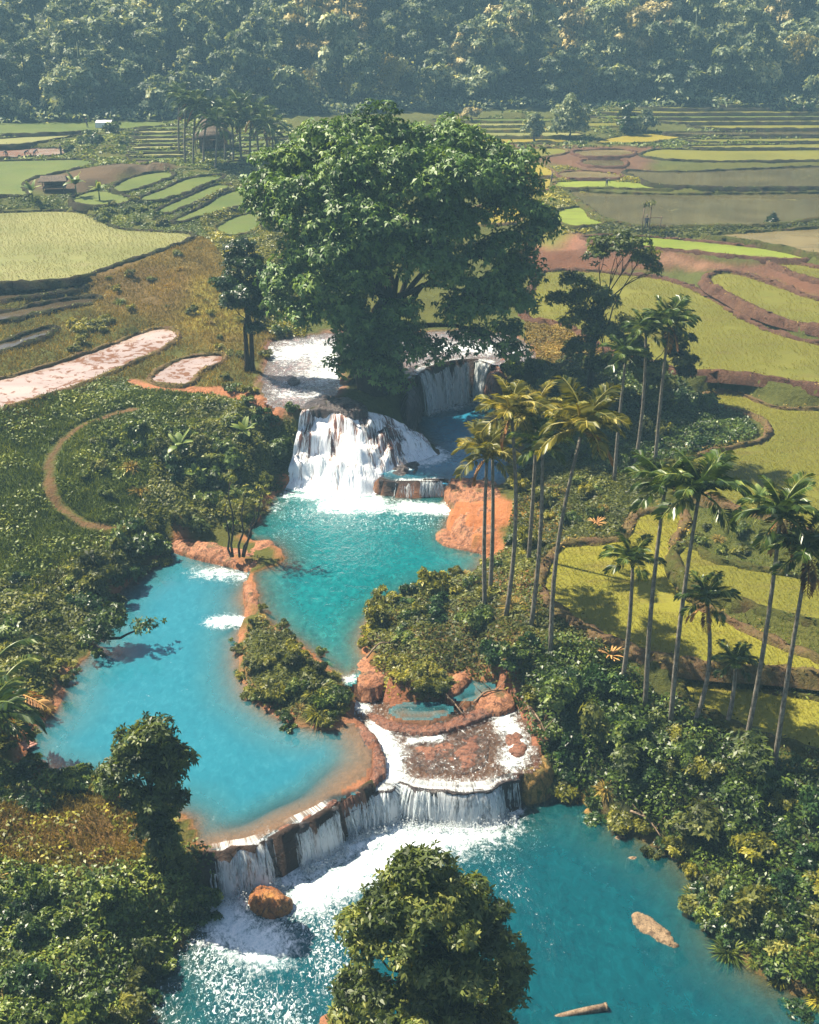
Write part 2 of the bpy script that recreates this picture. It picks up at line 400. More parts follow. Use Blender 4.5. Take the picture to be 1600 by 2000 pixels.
MAT['rice_pale'] = rice_mat('pale_rice', (0.140, 0.144, 0.035), (0.203, 0.196, 0.063), (0.183, 0.161, 0.070), 0.25, 2.0, 1.2)
MAT['rice_green'] = rice_mat('green_rice', (0.133, 0.168, 0.018), (0.176, 0.211, 0.028), (0.105, 0.105, 0.021), 0.15, 2.0, 0.5)
MAT['rice_left'] = rice_mat('grass_green_rice', (0.063, 0.091, 0.014), (0.098, 0.122, 0.021), (0.091, 0.085, 0.024), 0.15, 1.8, 0.1)
MAT['rice_gold'] = rice_mat('golden_rice', (0.190, 0.155, 0.015), (0.239, 0.190, 0.024), (0.148, 0.105, 0.021), 0.15, 2.0, 0.5)

def flood_mat(name, mud, rough=0.12, clod=(0.10, 0.045, 0.025), amount=0.62, refl=1.0):
    """flooded field: muddy shallow water with clods breaking the surface"""
    m = M(name); p = m.pos(); n = m.noise(p, 1.1, 5, 0.7, 0.6); nb = m.noise(p, 0.12, 3)
    k = m.rng(m.math('ADD', n, m.math('MULTIPLY', m.math('SUBTRACT', nb, 0.5), 0.5)), amount, amount + 0.04)
    rip = m.noise(m.stretch(p, (0.5, 1.6, 1)), 1.2, 3)
    st = m.noise(m.stretch(p, (0.12, 0.5, 1)), 0.6, 3); c = m.mix(m.rng(nb, 0.35, 0.65), mud, tuple(x * 0.65 for x in mud)); c = m.mix(m.rng(st, 0.45, 0.7, 0, 0.5), c, tuple(x * 0.45 for x in mud))
    wat = m.bsdf(c, rough, m.bump(rip, 0.12, 0.05), 0.5 * refl, IOR=1.33)
    cl = m.bsdf(clod, 0.8, m.bump(n, 0.8, 0.1), 0.2)
    return m.done(m.mixs(k, wat, cl))
MAT['mud_bright'] = flood_mat('pale_muddy_water', (0.398, 0.299, 0.260), 0.14, (0.131, 0.058, 0.031), 0.505, 1.6)
MAT['mud_dark'] = flood_mat('dark_muddy_water', (0.077, 0.058, 0.034), 0.12, (0.046, 0.031, 0.015), 0.66)
MAT['flood_olive'] = flood_mat('olive_flood_water', (0.110, 0.094, 0.042), 0.10, (0.10, 0.09, 0.025), 0.68, 0.9)
MAT['flood_tan'] = flood_mat('tan_flood_water', (0.190, 0.148, 0.067), 0.2, (0.140, 0.120, 0.035), 0.70, 0.7)

def water_mat(name, deep, shoal, ripple=(0.10, 0.6), rough=0.06, clear=1.3, sky=1.0, rip=0.55):
    """milky turquoise water: attr 'depth' (m) opens to the bed, 'foam' whitens, 'chop' breaks into flecks"""
    m = M(name); p = m.pos(); dep = m.attr('depth'); fo = m.attr('foam'); ch = m.attr('chop')
    w1 = m.noise(p, 0.9, 4, 0.6, 0.4); w2 = m.noise(m.stretch(p, (1.0, 0.55, 1)), 4.5, 4, 0.65, 0.5); lw = m.noise(p, 0.14, 3)
    hh = m.math('ADD', m.math('MULTIPLY', w1, 0.8), m.math('MULTIPLY', w2, m.math('ADD', m.math('MULTIPLY', ch, 0.9), 0.16)))
    nor = m.bump(hh, ripple[1], ripple[0])
    c = m.mix(m.rng(dep, 0.1, 1.6), shoal, deep); c = m.mix(m.rng(lw, 0.35, 0.65, 0, 0.35), c, m.mix(1, c, (0.6, 0.75, 0.8), 'MULTIPLY'))
    w3 = m.noise(m.stretch(p, (1.0, 0.6, 1), (0, 0, .4)), 2.6, 4, 0.6, 0.8)
    c = m.mix(m.rng(w3, 0.52, 0.68, 0, rip), c, m.mix(1, c, (2.6, 1.55, 1.45), 'MULTIPLY')); c = m.mix(m.rng(w3, 0.48, 0.34, 0, rip), c, m.mix(1, c, (0.5, 0.66, 0.72), 'MULTIPLY'))  # bright and dark sides of ripples painted into the water colour
    body = m.bsdf(c, rough, nor, 0.5 * sky, IOR=1.33)
    tr = m.n('BsdfTransparent'); tr.inputs[0].default_value = (0.80, 0.92, 0.95, 1)
    gl = m.n('BsdfGlossy'); gl.inputs['Roughness'].default_value = rough; m.put(gl.inputs['Normal'], nor)
    fr = m.n('Fresnel'); fr.inputs['IOR'].default_value = 1.33; m.put(fr.inputs['Normal'], nor)
    clearw = m.mixs(fr.outputs[0], tr.outputs[0], gl.outputs[0])
    op = m.math('SUBTRACT', 1.0, m.math('POWER', 2.718, m.math('MULTIPLY', dep, -clear)))
    wat = m.mixs(op, clearw, body)
    # foam, dense near the falls, lace further out; flecks double as painted sun glints
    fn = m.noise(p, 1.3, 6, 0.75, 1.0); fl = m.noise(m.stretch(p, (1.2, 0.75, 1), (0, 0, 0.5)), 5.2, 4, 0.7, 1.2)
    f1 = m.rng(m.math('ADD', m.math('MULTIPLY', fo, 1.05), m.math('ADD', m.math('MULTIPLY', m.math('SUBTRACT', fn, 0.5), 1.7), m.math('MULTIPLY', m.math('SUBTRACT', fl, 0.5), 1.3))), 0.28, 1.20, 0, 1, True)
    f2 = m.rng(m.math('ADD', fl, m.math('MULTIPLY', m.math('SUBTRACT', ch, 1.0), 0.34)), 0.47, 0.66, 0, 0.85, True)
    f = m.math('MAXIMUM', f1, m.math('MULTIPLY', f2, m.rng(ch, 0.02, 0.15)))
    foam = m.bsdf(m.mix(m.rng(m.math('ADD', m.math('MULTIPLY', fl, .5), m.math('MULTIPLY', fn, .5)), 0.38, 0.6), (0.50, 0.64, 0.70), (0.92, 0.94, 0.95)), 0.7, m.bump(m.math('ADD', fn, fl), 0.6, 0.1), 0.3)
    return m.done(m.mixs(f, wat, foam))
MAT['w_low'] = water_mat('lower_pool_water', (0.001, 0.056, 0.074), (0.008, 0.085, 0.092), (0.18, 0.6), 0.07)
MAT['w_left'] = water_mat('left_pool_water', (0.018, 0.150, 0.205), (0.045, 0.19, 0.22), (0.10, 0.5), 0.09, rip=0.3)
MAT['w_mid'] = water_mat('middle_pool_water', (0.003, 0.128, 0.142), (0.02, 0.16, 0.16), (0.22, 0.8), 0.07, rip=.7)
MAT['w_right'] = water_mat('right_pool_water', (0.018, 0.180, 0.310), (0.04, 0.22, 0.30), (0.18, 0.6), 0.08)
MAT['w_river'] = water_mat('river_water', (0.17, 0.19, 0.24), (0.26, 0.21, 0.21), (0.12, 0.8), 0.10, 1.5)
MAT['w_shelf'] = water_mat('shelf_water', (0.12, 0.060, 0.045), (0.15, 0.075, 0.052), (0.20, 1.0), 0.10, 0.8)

# falling water
m = M('falling_water'); p = m.pos(); n = m.noise(m.stretch(p, (6, 6, 0.8)), 1.0, 4, 0.7)
c = m.mix(m.rng(n, 0.3, 0.65), (0.80, 0.88, 0.92), (0.95, 0.96, 0.97))
t = m.n('BsdfTranslucent'); t.inputs[0].default_value = (0.88, 0.95, 0.98, 1)
tp = m.n('BsdfTransparent'); MAT['fall'] = m.done(m.mixs(m.rng(n, .62, .38, .05, .75), m.mixs(0.5, m.bsdf(c, 0.35, None, 0.5), t.outputs[0]), tp.outputs[0]))
# water sliding over rock: UV x = across, y = along the flow
m = M('cascade_water'); uv = m.n('TexCoord').outputs['UV']; p = m.pos()
n1 = m.noise(m.stretch(uv, (26, 3.2, 1)), 1.0, 5, 0.7, 0.6); n2 = m.noise(m.stretch(uv, (60, 9, 1)), 1.0, 4, 0.7, 0.5); nb = m.noise(p, 0.55, 4, 0.6)
rk = m.mix(m.rng(nb, 0.38, 0.62), (0.050, 0.034, 0.036), (0.235, 0.098, 0.066))
v = m.math('ADD', m.math('MULTIPLY', n1, 0.6), m.math('MULTIPLY', n2, 0.4))
v = m.math('ADD', v, m.math('MULTIPLY', m.math('SUBTRACT', m.attr('foam'), 0.5), 0.5))
f = m.rng(v, 0.47, 0.60, 0, 1, True)
rs = m.bsdf(rk, 0.25, m.bump(m.math('ADD', nb, n2), 0.8, 0.15), 0.5)
fs = m.bsdf((0.86, 0.88, 0.91), 0.5, m.bump(n2, 0.8, 0.12), 0.4)
MAT['cascade'] = m.done(m.mixs(f, rs, fs))

# thin curtain of falling water, torn into threads: UV x = across (m), y = down
m = M('water_curtain'); uv = m.n('TexCoord').outputs['UV']
n1 = m.noise(m.stretch(uv, (9, 1.1, 1)), 1.0, 5, 0.65, 0.5); n2 = m.noise(m.stretch(uv, (26, 2.2, 1)), 1.0, 4, 0.7, 0.4); n3 = m.noise(m.stretch(uv, (1.6, 0.3, 1)), 1.0, 3)
v = m.math('ADD', m.math('MULTIPLY', n1, 0.5), m.math('ADD', m.math('MULTIPLY', n2, 0.5), m.math('MULTIPLY', m.math('SUBTRACT', n3, 0.5), 0.7)))
v = m.math('ADD', v, m.math('MULTIPLY', m.attr('foam'), 0.35))
f = m.rng(v, 0.46, 0.68, 0.04, 0.95, True)
t = m.n('BsdfTranslucent'); t.inputs[0].default_value = (0.90, 0.95, 0.98, 1); tp = m.n('BsdfTransparent')
wh = m.mixs(0.45, m.bsdf((0.94, 0.96, 0.97), 0.35, m.bump(n2, 0.6, 0.05), 0.5), t.outputs[0])
MAT['curtain'] = m.done(m.mixs(f, tp.outputs[0], wh))
# ------------------------------------------------------------------ layout: levels (m) and outlines
Z_LOW, Z_LEFT, Z_MID, Z_RIGHT, Z_RIVER, Z_SHELF = 0.6, 2.8, 3.4, 4.6, 8.7, 2.35
CREST_L = [(405, 1668), (440, 1660), (500, 1648), (560, 1618), (610, 1595), (655, 1572)]     # rim of the left pool
CREST_S = [(655, 1572), (700, 1548), (745, 1536), (790, 1528), (830, 1536), (870, 1534), (930, 1538), (975, 1530), (1012, 1518)]   # rim of the shelf
CREST_U = [(812, 732), (835, 718), (870, 708), (910, 703), (945, 705), (962, 712)]
CREST_R = [(744, 934), (790, 940), (830, 938), (868, 936)]
CREST_S = [(655, 1572), (690, 1556), (715, 1549), (742, 1543), (762, 1540), (776, 1524), (792, 1530), (830, 1540), (870, 1541), (915, 1543), (955, 1538), (980, 1526), (1012, 1518)]
crestL = spline([un(a, b, Z_LEFT) for a, b in CREST_L], 5, False)
crestS = spline([un(a, b, Z_SHELF) for a, b in CREST_S], 5, False)
crestU = spline([un(a, b, Z_RIVER) for a, b in CREST_U], 5, False)
crestR = spline([un(a, b, Z_RIGHT) for a, b in CREST_R], 5, False)
def outward(line, d):
    """shift a rim line downstream (towards -Y mostly)"""
    T = unit(np.gradient(line[:, :2], axis=0)); N = np.stack([T[:, 1], -T[:, 0]], 1)
    o = line.copy(); o[:, :2] += N * d; return o

P_LEFT = [(320, 1078), (356, 1066), (392, 1088), (440, 1104), (488, 1116), (484, 1140), (474, 1168), (486, 1205), (468, 1240), (466, 1290), (482, 1345), (530, 1392), (600, 1420), (655, 1425), (690, 1408), (722, 1440), (734, 1485), (712, 1535)] + [(655, 1572), (610, 1595), (560, 1618), (500, 1648), (440, 1660), (405, 1668)] + [(385, 1640), (372, 1600), (300, 1575), (236, 1552), (190, 1535), (120, 1520), (60, 1505), (44, 1470), (62, 1425), (112, 1382), (132, 1320), (172, 1280), (205, 1215), (238, 1150), (290, 1112)]
P_MID = [(500, 1018), (556, 952), (640, 955), (735, 958), (800, 985), (866, 990), (884, 1005), (874, 1042), (900, 1068), (948, 1082), (938, 1112), (880, 1132), (826, 1146), (760, 1176), (722, 1212), (708, 1262), (716, 1290), (694, 1318), (676, 1336), (650, 1312), (592, 1262), (540, 1226), (512, 1196), (500, 1150), (496, 1118), (546, 1102), (552, 1080), (530, 1062), (478, 1050)]
P_RIGHT = [(800, 806), (860, 800), (930, 786), (962, 792), (1000, 840), (1020, 900), (1005, 935), (950, 950), (880, 946)] + [(868, 936), (830, 938), (790, 940), (744, 934)] + [(765, 905), (820, 895), (858, 888), (838, 860), (812, 835)]
P_RIVER = [(530, 668), (600, 655), (680, 648), (800, 650), (900, 645), (1000, 655), (1048, 690), (1046, 716), (1000, 716), (962, 712)] + [(945, 705), (910, 703), (870, 708), (835, 718), (812, 732)] + [(790, 735), (760, 700), (700, 690), (662, 712), (668, 755), (640, 785), (596, 800), (545, 796), (512, 770), (514, 730), (524, 700)]
P_SHELF = [(684, 1345), (715, 1326), (760, 1372), (840, 1372), (900, 1352), (970, 1345), (1010, 1385), (1040, 1430), (1052, 1490), (1012, 1518), (975, 1530), (930, 1538), (870, 1534), (830, 1536), (790, 1528), (745, 1536), (700, 1548), (655, 1572), (712, 1535), (734, 1485), (722, 1440), (690, 1408)]
base_line = outward(np.concatenate([crestL, crestS[1:]]), 0.45); base_line[:, 2] = Z_LOW
W_LOW = np.concatenate([base_line, spline([un(a, b, Z_LOW) for a, b in [(1030, 1560), (1090, 1548), (1150, 1562), (1200, 1612), (1265, 1645), (1335, 1690), (1385, 1765), (1405, 1835), (1470, 1895), (1555, 1940), (1640, 1965), (1760, 2010), (1800, 2110), (1300, 2120), (800, 2125), (300, 2120), (270, 2060), (285, 1990), (300, 1905), (352, 1850), (385, 1795), (400, 1765)]], 4, False)])
W_LEFT = wpoly(P_LEFT, Z_LEFT, 4)
baseR = outward(crestR, 0.4); baseR[:, 2] = Z_MID
W_MID = np.concatenate([spline([un(a, b, Z_MID) for a, b in P_MID[:4]], 4, False)[:-2], baseR, spline([un(a, b, Z_MID) for a, b in P_MID[6:] + P_MID[:1]], 4, False)[:-1]]); W_RIGHT = wpoly(P_RIGHT, Z_RIGHT, 4)
W_RIVER = wpoly(P_RIVER, Z_RIVER, 4); W_SHELF = wpoly(P_SHELF, Z_SHELF, 4)
W_POND = wpoly([(878, 1346), (902, 1326), (945, 1330), (962, 1348), (926, 1362), (890, 1364)], 2.9, 4)
W_POND2 = wpoly([(766, 1388), (800, 1376), (850, 1378), (880, 1384), (850, 1398), (800, 1402)], 2.8, 4)

# fields: name -> (outline in the photo, level, material, bank material, bank height, bank width)
FIELDS = [
 ([(1330, 1340), (1348, 1326), (1400, 1326), (1480, 1346), (1600, 1364), (1740, 1384), (1740, 1530), (1600, 1472), (1500, 1442), (1400, 1398), (1345, 1372)], 5.0, 'rice', 'bank_grass', .25, .7),
 ([(1056, 1130), (1076, 1088), (1110, 1064), (1200, 1056), (1226, 1040), (1236, 1012), (1262, 1000), (1325, 1000), (1340, 1020), (1318, 1060), (1314, 1110), (1340, 1160), (1400, 1202), (1480, 1240), (1600, 1290), (1740, 1325), (1740, 1352), (1600, 1320), (1480, 1306), (1390, 1302), (1310, 1290), (1220, 1265), (1150, 1232), (1092, 1192), (1062, 1162)], 6.0, 'rice', 'bank_tan', .30, .8),
 ([(1322, 1078), (1345, 1064), (1400, 1096), (1500, 1116), (1600, 1136), (1740, 1146), (1740, 1246), (1600, 1216), (1500, 1192), (1400, 1162), (1342, 1130), (1322, 1102)], 6.7, 'rice_olive', 'bank_grass', .25, .7),
 ([(1372, 774), (1430, 768), (1480, 785), (1520, 798), (1600, 802), (1760, 812), (1760, 1085), (1600, 1046), (1500, 1012), (1420, 985), (1352, 958), (1318, 928), (1332, 902), (1380, 887), (1440, 874), (1486, 863), (1503, 845), (1490, 822), (1450, 806), (1402, 793)], 7.6, 'rice_olive', 'bank_tan', .30, .6),
 ([(1052, 540), (1080, 530), (1150, 530), (1200, 535), (1300, 546), (1390, 582), (1450, 622), (1520, 652), (1600, 672), (1760, 694), (1760, 784), (1600, 756), (1500, 740), (1400, 730), (1330, 726), (1250, 704), (1180, 684), (1120, 644), (1080, 632), (1030, 622), (1030, 590)], 9.2, 'rice_olive', 'bank_red', .35, 1.0),
 ([(1378, 546), (1420, 532), (1480, 546), (1550, 570), (1600, 586), (1760, 616), (1760, 676), (1600, 642), (1500, 616), (1430, 582)], 10.2, 'rice_olive', 'bank_red', .4, 1.0),
 ([(1500, 512), (1560, 516), (1620, 528), (1760, 552), (1760, 585), (1600, 552), (1530, 528)], 10.9, 'rice_olive', 'bank_red', .4, 1.0),
 ([(1138, 463), (1250, 462), (1400, 475), (1520, 489), (1572, 500), (1560, 507), (1450, 502), (1350, 492), (1270, 484), (1180, 474)], 11.4, 'rice_green', 'bank_red', .25, .7),
 ([(1375, 461), (1500, 452), (1600, 446), (1760, 440), (1760, 522), (1600, 500), (1540, 486), (1450, 471)], 11.8, 'flood_tan', 'bank_grass', .3, .9),
 ([(1112, 374), (1200, 378), (1350, 380), (1600, 378), (1760, 378), (1760, 424), (1600, 429), (1500, 440), (1350, 443), (1250, 442), (1180, 428), (1152, 408), (1128, 392)], 12.2, 'flood_olive', 'bank_grass', .3, .8),
 ([(1090, 412), (1140, 405), (1152, 424), (1182, 438), (1120, 446), (1088, 432)], 11.9, 'rice_green', 'bank_grass', .3, .7),
 ([(1085, 356), (1200, 353), (1300, 365), (1308, 370), (1200, 368), (1100, 367)], 12.6, 'rice_green', 'bank_grass', .2, .6),
 ([(1222, 334), (1330, 336), (1600, 326), (1760, 325), (1760, 360), (1500, 367), (1300, 364), (1250, 350)], 12.9, 'flood_olive', 'bank_dark', .25, .8),
 ([(1250, 303), (1290, 292), (1400, 294), (1600, 293), (1760, 292), (1760, 312), (1600, 314), (1400, 316), (1300, 312)], 13.5, 'rice_olive', 'bank_dark', .25, .8),
 ([(1340, 285), (1420, 284), (1600, 281), (1760, 280), (1760, 289), (1600, 289.5), (1400, 290)], 13.8, 'rice_olive', 'bank_dark', .2, .7),
 ([(960, 322), (1050, 320), (1082, 343), (1000, 344), (950, 344)], 12.8, 'rice_gold', 'bank_tan', .2, .7),
 ([(960, 349), (1080, 349), (1066, 372), (1000, 378), (950, 378)], 12.5, 'rice_gold', 'bank_tan', .2, .7),
 ([(930, 404), (1010, 408), (1020, 432), (960, 440), (930, 436)], 11.9, 'rice_gold', 'bank_tan', .2, .7),
 ([(1160, 278), (1240, 262), (1330, 258), (1345, 266), (1290, 276), (1230, 280)], 14.0, 'rice_gold', 'bank_grass', .2, .7),
 ([(1120, 296), (1200, 292), (1238, 296), (1225, 306), (1140, 306)], 13.7, 'flood_tan', 'bank_red', .25, .8),
 ([(1135, 314), (1200, 310), (1222, 316), (1215, 326), (1150, 325)], 13.3, 'flood_olive', 'bank_red', .25, .8),
 ([(1010, 292), (1090, 290), (1110, 298), (1060, 306), (1000, 304)], 13.6, 'rice_olive', 'bank_tan', .25, .8),
 ([(1090, 338), (1150, 334), (1215, 342), (1200, 348), (1110, 348)], 12.9, 'flood_tan', 'bank_red', .2, .7),
 # left side
 ([(-140, 420), (0, 416), (130, 413), (180, 422), (230, 446), (300, 452), (372, 457), (368, 470), (300, 494), (200, 527), (150, 544), (80, 551), (0, 555), (-140, 558)], 12.0, 'rice_pale', 'bank_dark', .25, .7),
 ([(-140, 318), (0, 315), (150, 312), (186, 318), (130, 335), (60, 350), (46, 368), (58, 382), (0, 384), (-140, 386)], 13.4, 'rice_left', 'bank_dark', .25, .7),
 ([(-140, 578), (0, 571), (80, 562), (150, 556), (164, 562), (80, 578), (0, 590), (-140, 604)], 11.0, 'mud_dark', 'bank_dark', .3, .9),
 ([(-140, 626), (0, 611), (100, 591), (184, 581), (188, 590), (100, 608), (0, 631), (-140, 650)], 10.4, 'mud_dark', 'bank_dark', .3, .9),
 ([(-140, 700), (0, 670), (60, 650), (108, 640), (84, 662), (0, 688), (-140, 724)], 9.8, 'mud_dark', 'bank_dark', .3, .9),
 ([(-140, 772), (0, 741), (100, 714), (200, 680), (290, 646), (334, 643), (350, 655), (330, 675), (250, 714), (150, 754), (60, 784), (0, 801), (-140, 846)], 9.2, 'mud_bright', 'bank_tan', .25, .6),
 ([(292, 742), (322, 716), (362, 699), (434, 693), (439, 704), (410, 720), (386, 731), (376, 750), (330, 754)], 8.9, 'mud_bright', 'bank_tan', .25, .6),
 ([(-140, 298), (0, 292), (130, 290), (146, 298), (100, 304), (0, 309), (-140, 312)], 13.7, 'mud_bright', 'bank_dark', .2, .6),
 ([(-140, 243), (0, 240), (200, 238), (280, 237), (340, 242), (250, 252), (120, 259), (0, 263), (-140, 266)], 15.0, 'rice_left', 'bank_dark', .2, .7),
 ([(-140, 276), (0, 271), (100, 263), (180, 260), (120, 270), (60, 280), (0, 284), (-140, 288)], 14.5, 'rice_pale', 'bank_dark', .2, .7),
 ([(218, 368), (260, 346), (322, 336), (342, 344), (300, 360), (244, 377)], 13.1, 'rice_left', 'bank_dark', .3, .7),
 ([(272, 388), (322, 368), (372, 348), (440, 344), (410, 358), (345, 384), (296, 396)], 12.9, 'rice_left', 'bank_dark', .3, .7),
 ([(306, 412), (366, 384), (420, 362), (452, 364), (420, 380), (372, 402), (326, 418)], 12.6, 'rice_left', 'bank_dark', .3, .7),
 ([(336, 432), (400, 402), (440, 378), (500, 368), (492, 394), (430, 415), (362, 434)], 12.3, 'rice_left', 'bank_dark', .3, .7),
 ([(140, 388), (190, 372), (236, 380), (262, 392), (220, 402), (160, 402)], 12.9, 'rice_left', 'bank_dark', .25, .7),
 ([(420, 446), (470, 420), (520, 420), (500, 450), (450, 462)], 11.6, 'rice_left', 'bank_grass', .25, .7),
]
for k in range(9):      # narrow steps below the palms by the house
    y = 247 + k * 7.6
    FIELDS.append(([(276 - k * 2, y + 1.5), (360, y), (362, y + 4.4), (272 - k * 2, y + 5.6)], 14.9 - k * 0.16, 'rice_pale' if k % 2 else 'rice_left', 'bank_dark', .2, .6))
for k in range(5):
    y = 262 + k * 13
    FIELDS.append(([(470 - k * 3, y + 1), (560 + k * 2, y - 2), (562 + k * 2, y + 5), (468 - k * 3, y + 7.5)], 14.5 - k * 0.22, 'rice_left', 'bank_dark', .2, .6))
for k, (xl, y, h, mt) in enumerate([(1330, 271, 7, 'rice_olive'), (1300, 257.5, 7, 'flood_olive'), (1345, 244, 8, 'rice_olive'), (1265, 234, 6, 'rice_olive'), (1150, 225, 6, 'rice_left'), (1165, 216, 6, 'rice_olive'), (1250, 208, 5, 'rice_olive'), (1330, 201, 5, 'rice_left'), (1390, 195.5, 4, 'rice_olive')]):
    FIELDS.append(([(xl, y + 1.5), (xl + 120, y + .4), (1500, y - .6), (1760, y - 1.5), (1760, y - 1.5 + h), (1500, y + h - .4), (xl + 60, y + h)], 13.95 + k * 0.42, mt, 'bank_dark', .22, .8))
for k, (xl, xr, y, h, mt) in enumerate([(890, 1110, 259, 7, 'rice_pale'), (880, 1060, 249, 6, 'rice_olive'), (870, 1030, 240, 6, 'rice_pale'), (870, 1075, 232, 5, 'rice_left'), (1140, 1235, 240, 7, 'rice_olive'), (930, 1090, 271, 8, 'rice_gold')]):
    FIELDS.append(([(xl, y + 1), (xr, y), (xr + 6, y + h), (xl - 8, y + h)], [14.3, 14.6, 14.9, 15.2, 15.2, 13.9][k], mt, 'bank_grass', .2, .7))
FW = [wpoly(f[0], f[1], 4) for f in FIELDS]

# ------------------------------------------------------------------ terrain heights on a graded grid
def axis(parts):
    out = []
    for a, b, s in parts:
        out += list(np.arange(a, b - 1e-6, s))
    return np.array(out + [parts[-1][1]])
GX = axis([(-210, -90, 3), (-90, -46, 1), (-46, 46, .4), (46, 90, 1), (90, 210, 3)])
GY = axis([(20, 106, .4), (106, 150, .6), (150, 262, 1.0), (262, 420, 4)])
X, Y = np.meshgrid(GX, GY); shp = X.shape
H = np.full(shp, np.nan); FIX = np.zeros(shp, bool); INS = np.zeros(shp, bool)
HARD = np.zeros(shp, bool)       # inside a field or a pool
SHORE = np.full(shp, 99.0)       # distance to any pool
def sub(poly, pad):
    x0, x1 = poly[:, 0].min() - pad, poly[:, 0].max() + pad; y0, y1 = poly[:, 1].min() - pad, poly[:, 1].max() + pad
    i0, i1 = np.searchsorted(GY, [y0, y1]); j0, j1 = np.searchsorted(GX, [x0, x1])
    return slice(max(i0 - 1, 0), i1 + 1), slice(max(j0 - 1, 0), j1 + 1)
POOLS = [(W_LOW, Z_LOW, 2.2, .45), (W_LEFT, Z_LEFT, 2.0, .5), (W_MID, Z_MID, 2.0, .55), (W_RIGHT, Z_RIGHT, 1.6, .5), (W_RIVER, Z_RIVER, .5, .3), (W_POND, 2.9, .8, .6), (W_POND2, 2.8, .8, .6)]
# the hill behind
def foot(x):
    return 246 + 6 * np.sin(x * 0.03 + 1) + 0.05 * np.clip(x, -100, 100)
HB = foot(X); zf = 15.6 + np.clip(X, -20, 100) * 0.014
hill = zf + 0.50 * np.clip(Y - HB - 3, 0, 62) * (1 - .68 * sstep(-62, -112, X)) + 9 * fbm(X, Y, 60, 5) * sstep(0, 40, Y - HB) + 2.5 * fbm(X, Y, 18, 9) * sstep(0, 15, Y - HB)
msk = Y > HB; H[msk] = hill[msk]; FIX |= msk
def setpts(px, r=0.8):
    for (a, b, z) in px:
        q = un(a, b, z); d = (X - q[0]) ** 2 + (Y - q[1]) ** 2; k = d < r * r
        if not k.any():
            k = d == d.min()
        k &= ~HARD; H[k] = z; FIX[k] = True
bands = []
for (f, w) in list(zip(FIELDS, FW)):
    s = sub(w, 1.2); d = dline(X[s], Y[s], w, True); k = (d < f[5] * 0.75) & ~FIX[s]
    hs = H[s]; hs[k] = f[1] - 0.05; FIX[s] |= k
for (w, z, dep, sl) in POOLS:
    s = sub(w, 6); d = dline(X[s], Y[s], w, True); i = pip(X[s], Y[s], w)
    SHORE[s] = np.minimum(SHORE[s], np.where(i, 0, d))
    k = (d < 0.5) & ~i & ~HARD[s]; hs = H[s]; hs[k] = z + 0.16; FIX[s] |= k
for (f, w) in zip(FIELDS, FW):
    s = sub(w, .5); i = pip(X[s], Y[s], w); hs = H[s]; hs[i] = f[1] - 0.06; FIX[s] |= i; HARD[s] |= i
s = sub(W_SHELF, 1); i = pip(X[s], Y[s], W_SHELF); hs = H[s]
hs[i] = (Z_SHELF - 0.10 + 0.30 * fbm(X[s], Y[s], 1.8, 21))[i]; FIX[s] |= i; HARD[s] |= i
rims = {0: None, 1: crestL, 2: None, 3: crestR, 4: crestU}
for q, (w, z, dep, sl) in enumerate(POOLS):
    s = sub(w, 1); i = pip(X[s], Y[s], w); d = dline(X[s], Y[s], w, True)
    dd = np.minimum(dep, 0.03 + sl * d)
    if q == 1:
        dc = dline(X[s], Y[s], np.concatenate([crestL, [un(734, 1485, 2.8), un(722, 1440, 2.8), un(690, 1408, 2.8)][::1]]))
        dd = np.minimum(dd, 0.05 + 0.20 * np.clip(dc - 0.6, 0, 9) + 0.25 * np.clip(dc - 1.3, 0, 9) ** 2)
    elif rims.get(q) is not None:
        dd = np.minimum(dd, 0.06 + 0.3 * dline(X[s], Y[s], rims[q]))
    dd = np.maximum(dd + 0.35 * fbm(X[s], Y[s], 1.6, 30 + q) * np.clip(dd, 0, 1), 0.02)
    hs = H[s]; hs[i] = (z - dd)[i]; FIX[s] |= i; HARD[s] |= i
# islands, banks and slopes
setpts([(735, 742, 9.2), (720, 752, 9.0), (760, 740, 9.1), (700, 760, 8.9), (745, 770, 8.3), (790, 765, 7.6)])
setpts([(520, 1250, 3.6), (560, 1300, 3.8), (610, 1350, 3.7), (500, 1300, 3.4), (590, 1390, 3.2), (630, 1390, 3.3), (490, 1175, 3.45), (495, 1210, 3.7)], 0.7)
setpts([(760, 1330, 3.9), (800, 1340, 3.8), (830, 1360, 3.5), (720, 1300, 3.6), (860, 1340, 3.5)])
setpts([(420, 1075, 3.3), (470, 1090, 3.5), (520, 1085, 3.7), (360, 1060, 3.2), (535, 1080, 3.6)])
setpts([(905, 985, 4.9), (930, 1010, 4.9), (960, 1000, 5.2), (940, 1050, 4.5), (890, 1000, 4.5), (870, 1050, 3.6), (1000, 980, 5.4)])
setpts([(80, 830, 8.2), (240, 820, 8.3), (400, 790, 8.2), (520, 810, 7.9), (300, 900, 7.0), (150, 900, 7.2), (0, 900, 7.4), (450, 870, 6.8), (540, 880, 6.2), (120, 1000, 5.6), (250, 1030, 4.8), (350, 1000, 5.0), (480, 990, 4.4), (0, 1050, 5.4), (60, 1130, 4.6), (200, 1120, 4.0), (0, 1250, 4.2), (60, 1330, 3.6), (0, 1450, 3.8), (-40, 1500, 4.0), (560, 860, 5.2), (550, 920, 4.4)], 1.0)
setpts([(0, 1600, 4.2), (150, 1600, 3.9), (300, 1640, 3.5), (200, 1750, 3.4), (340, 1720, 2.6), (100, 1900, 3.0), (0, 2000, 3.2), (260, 1850, 1.6), (180, 2000, 1.8)], 0.7)
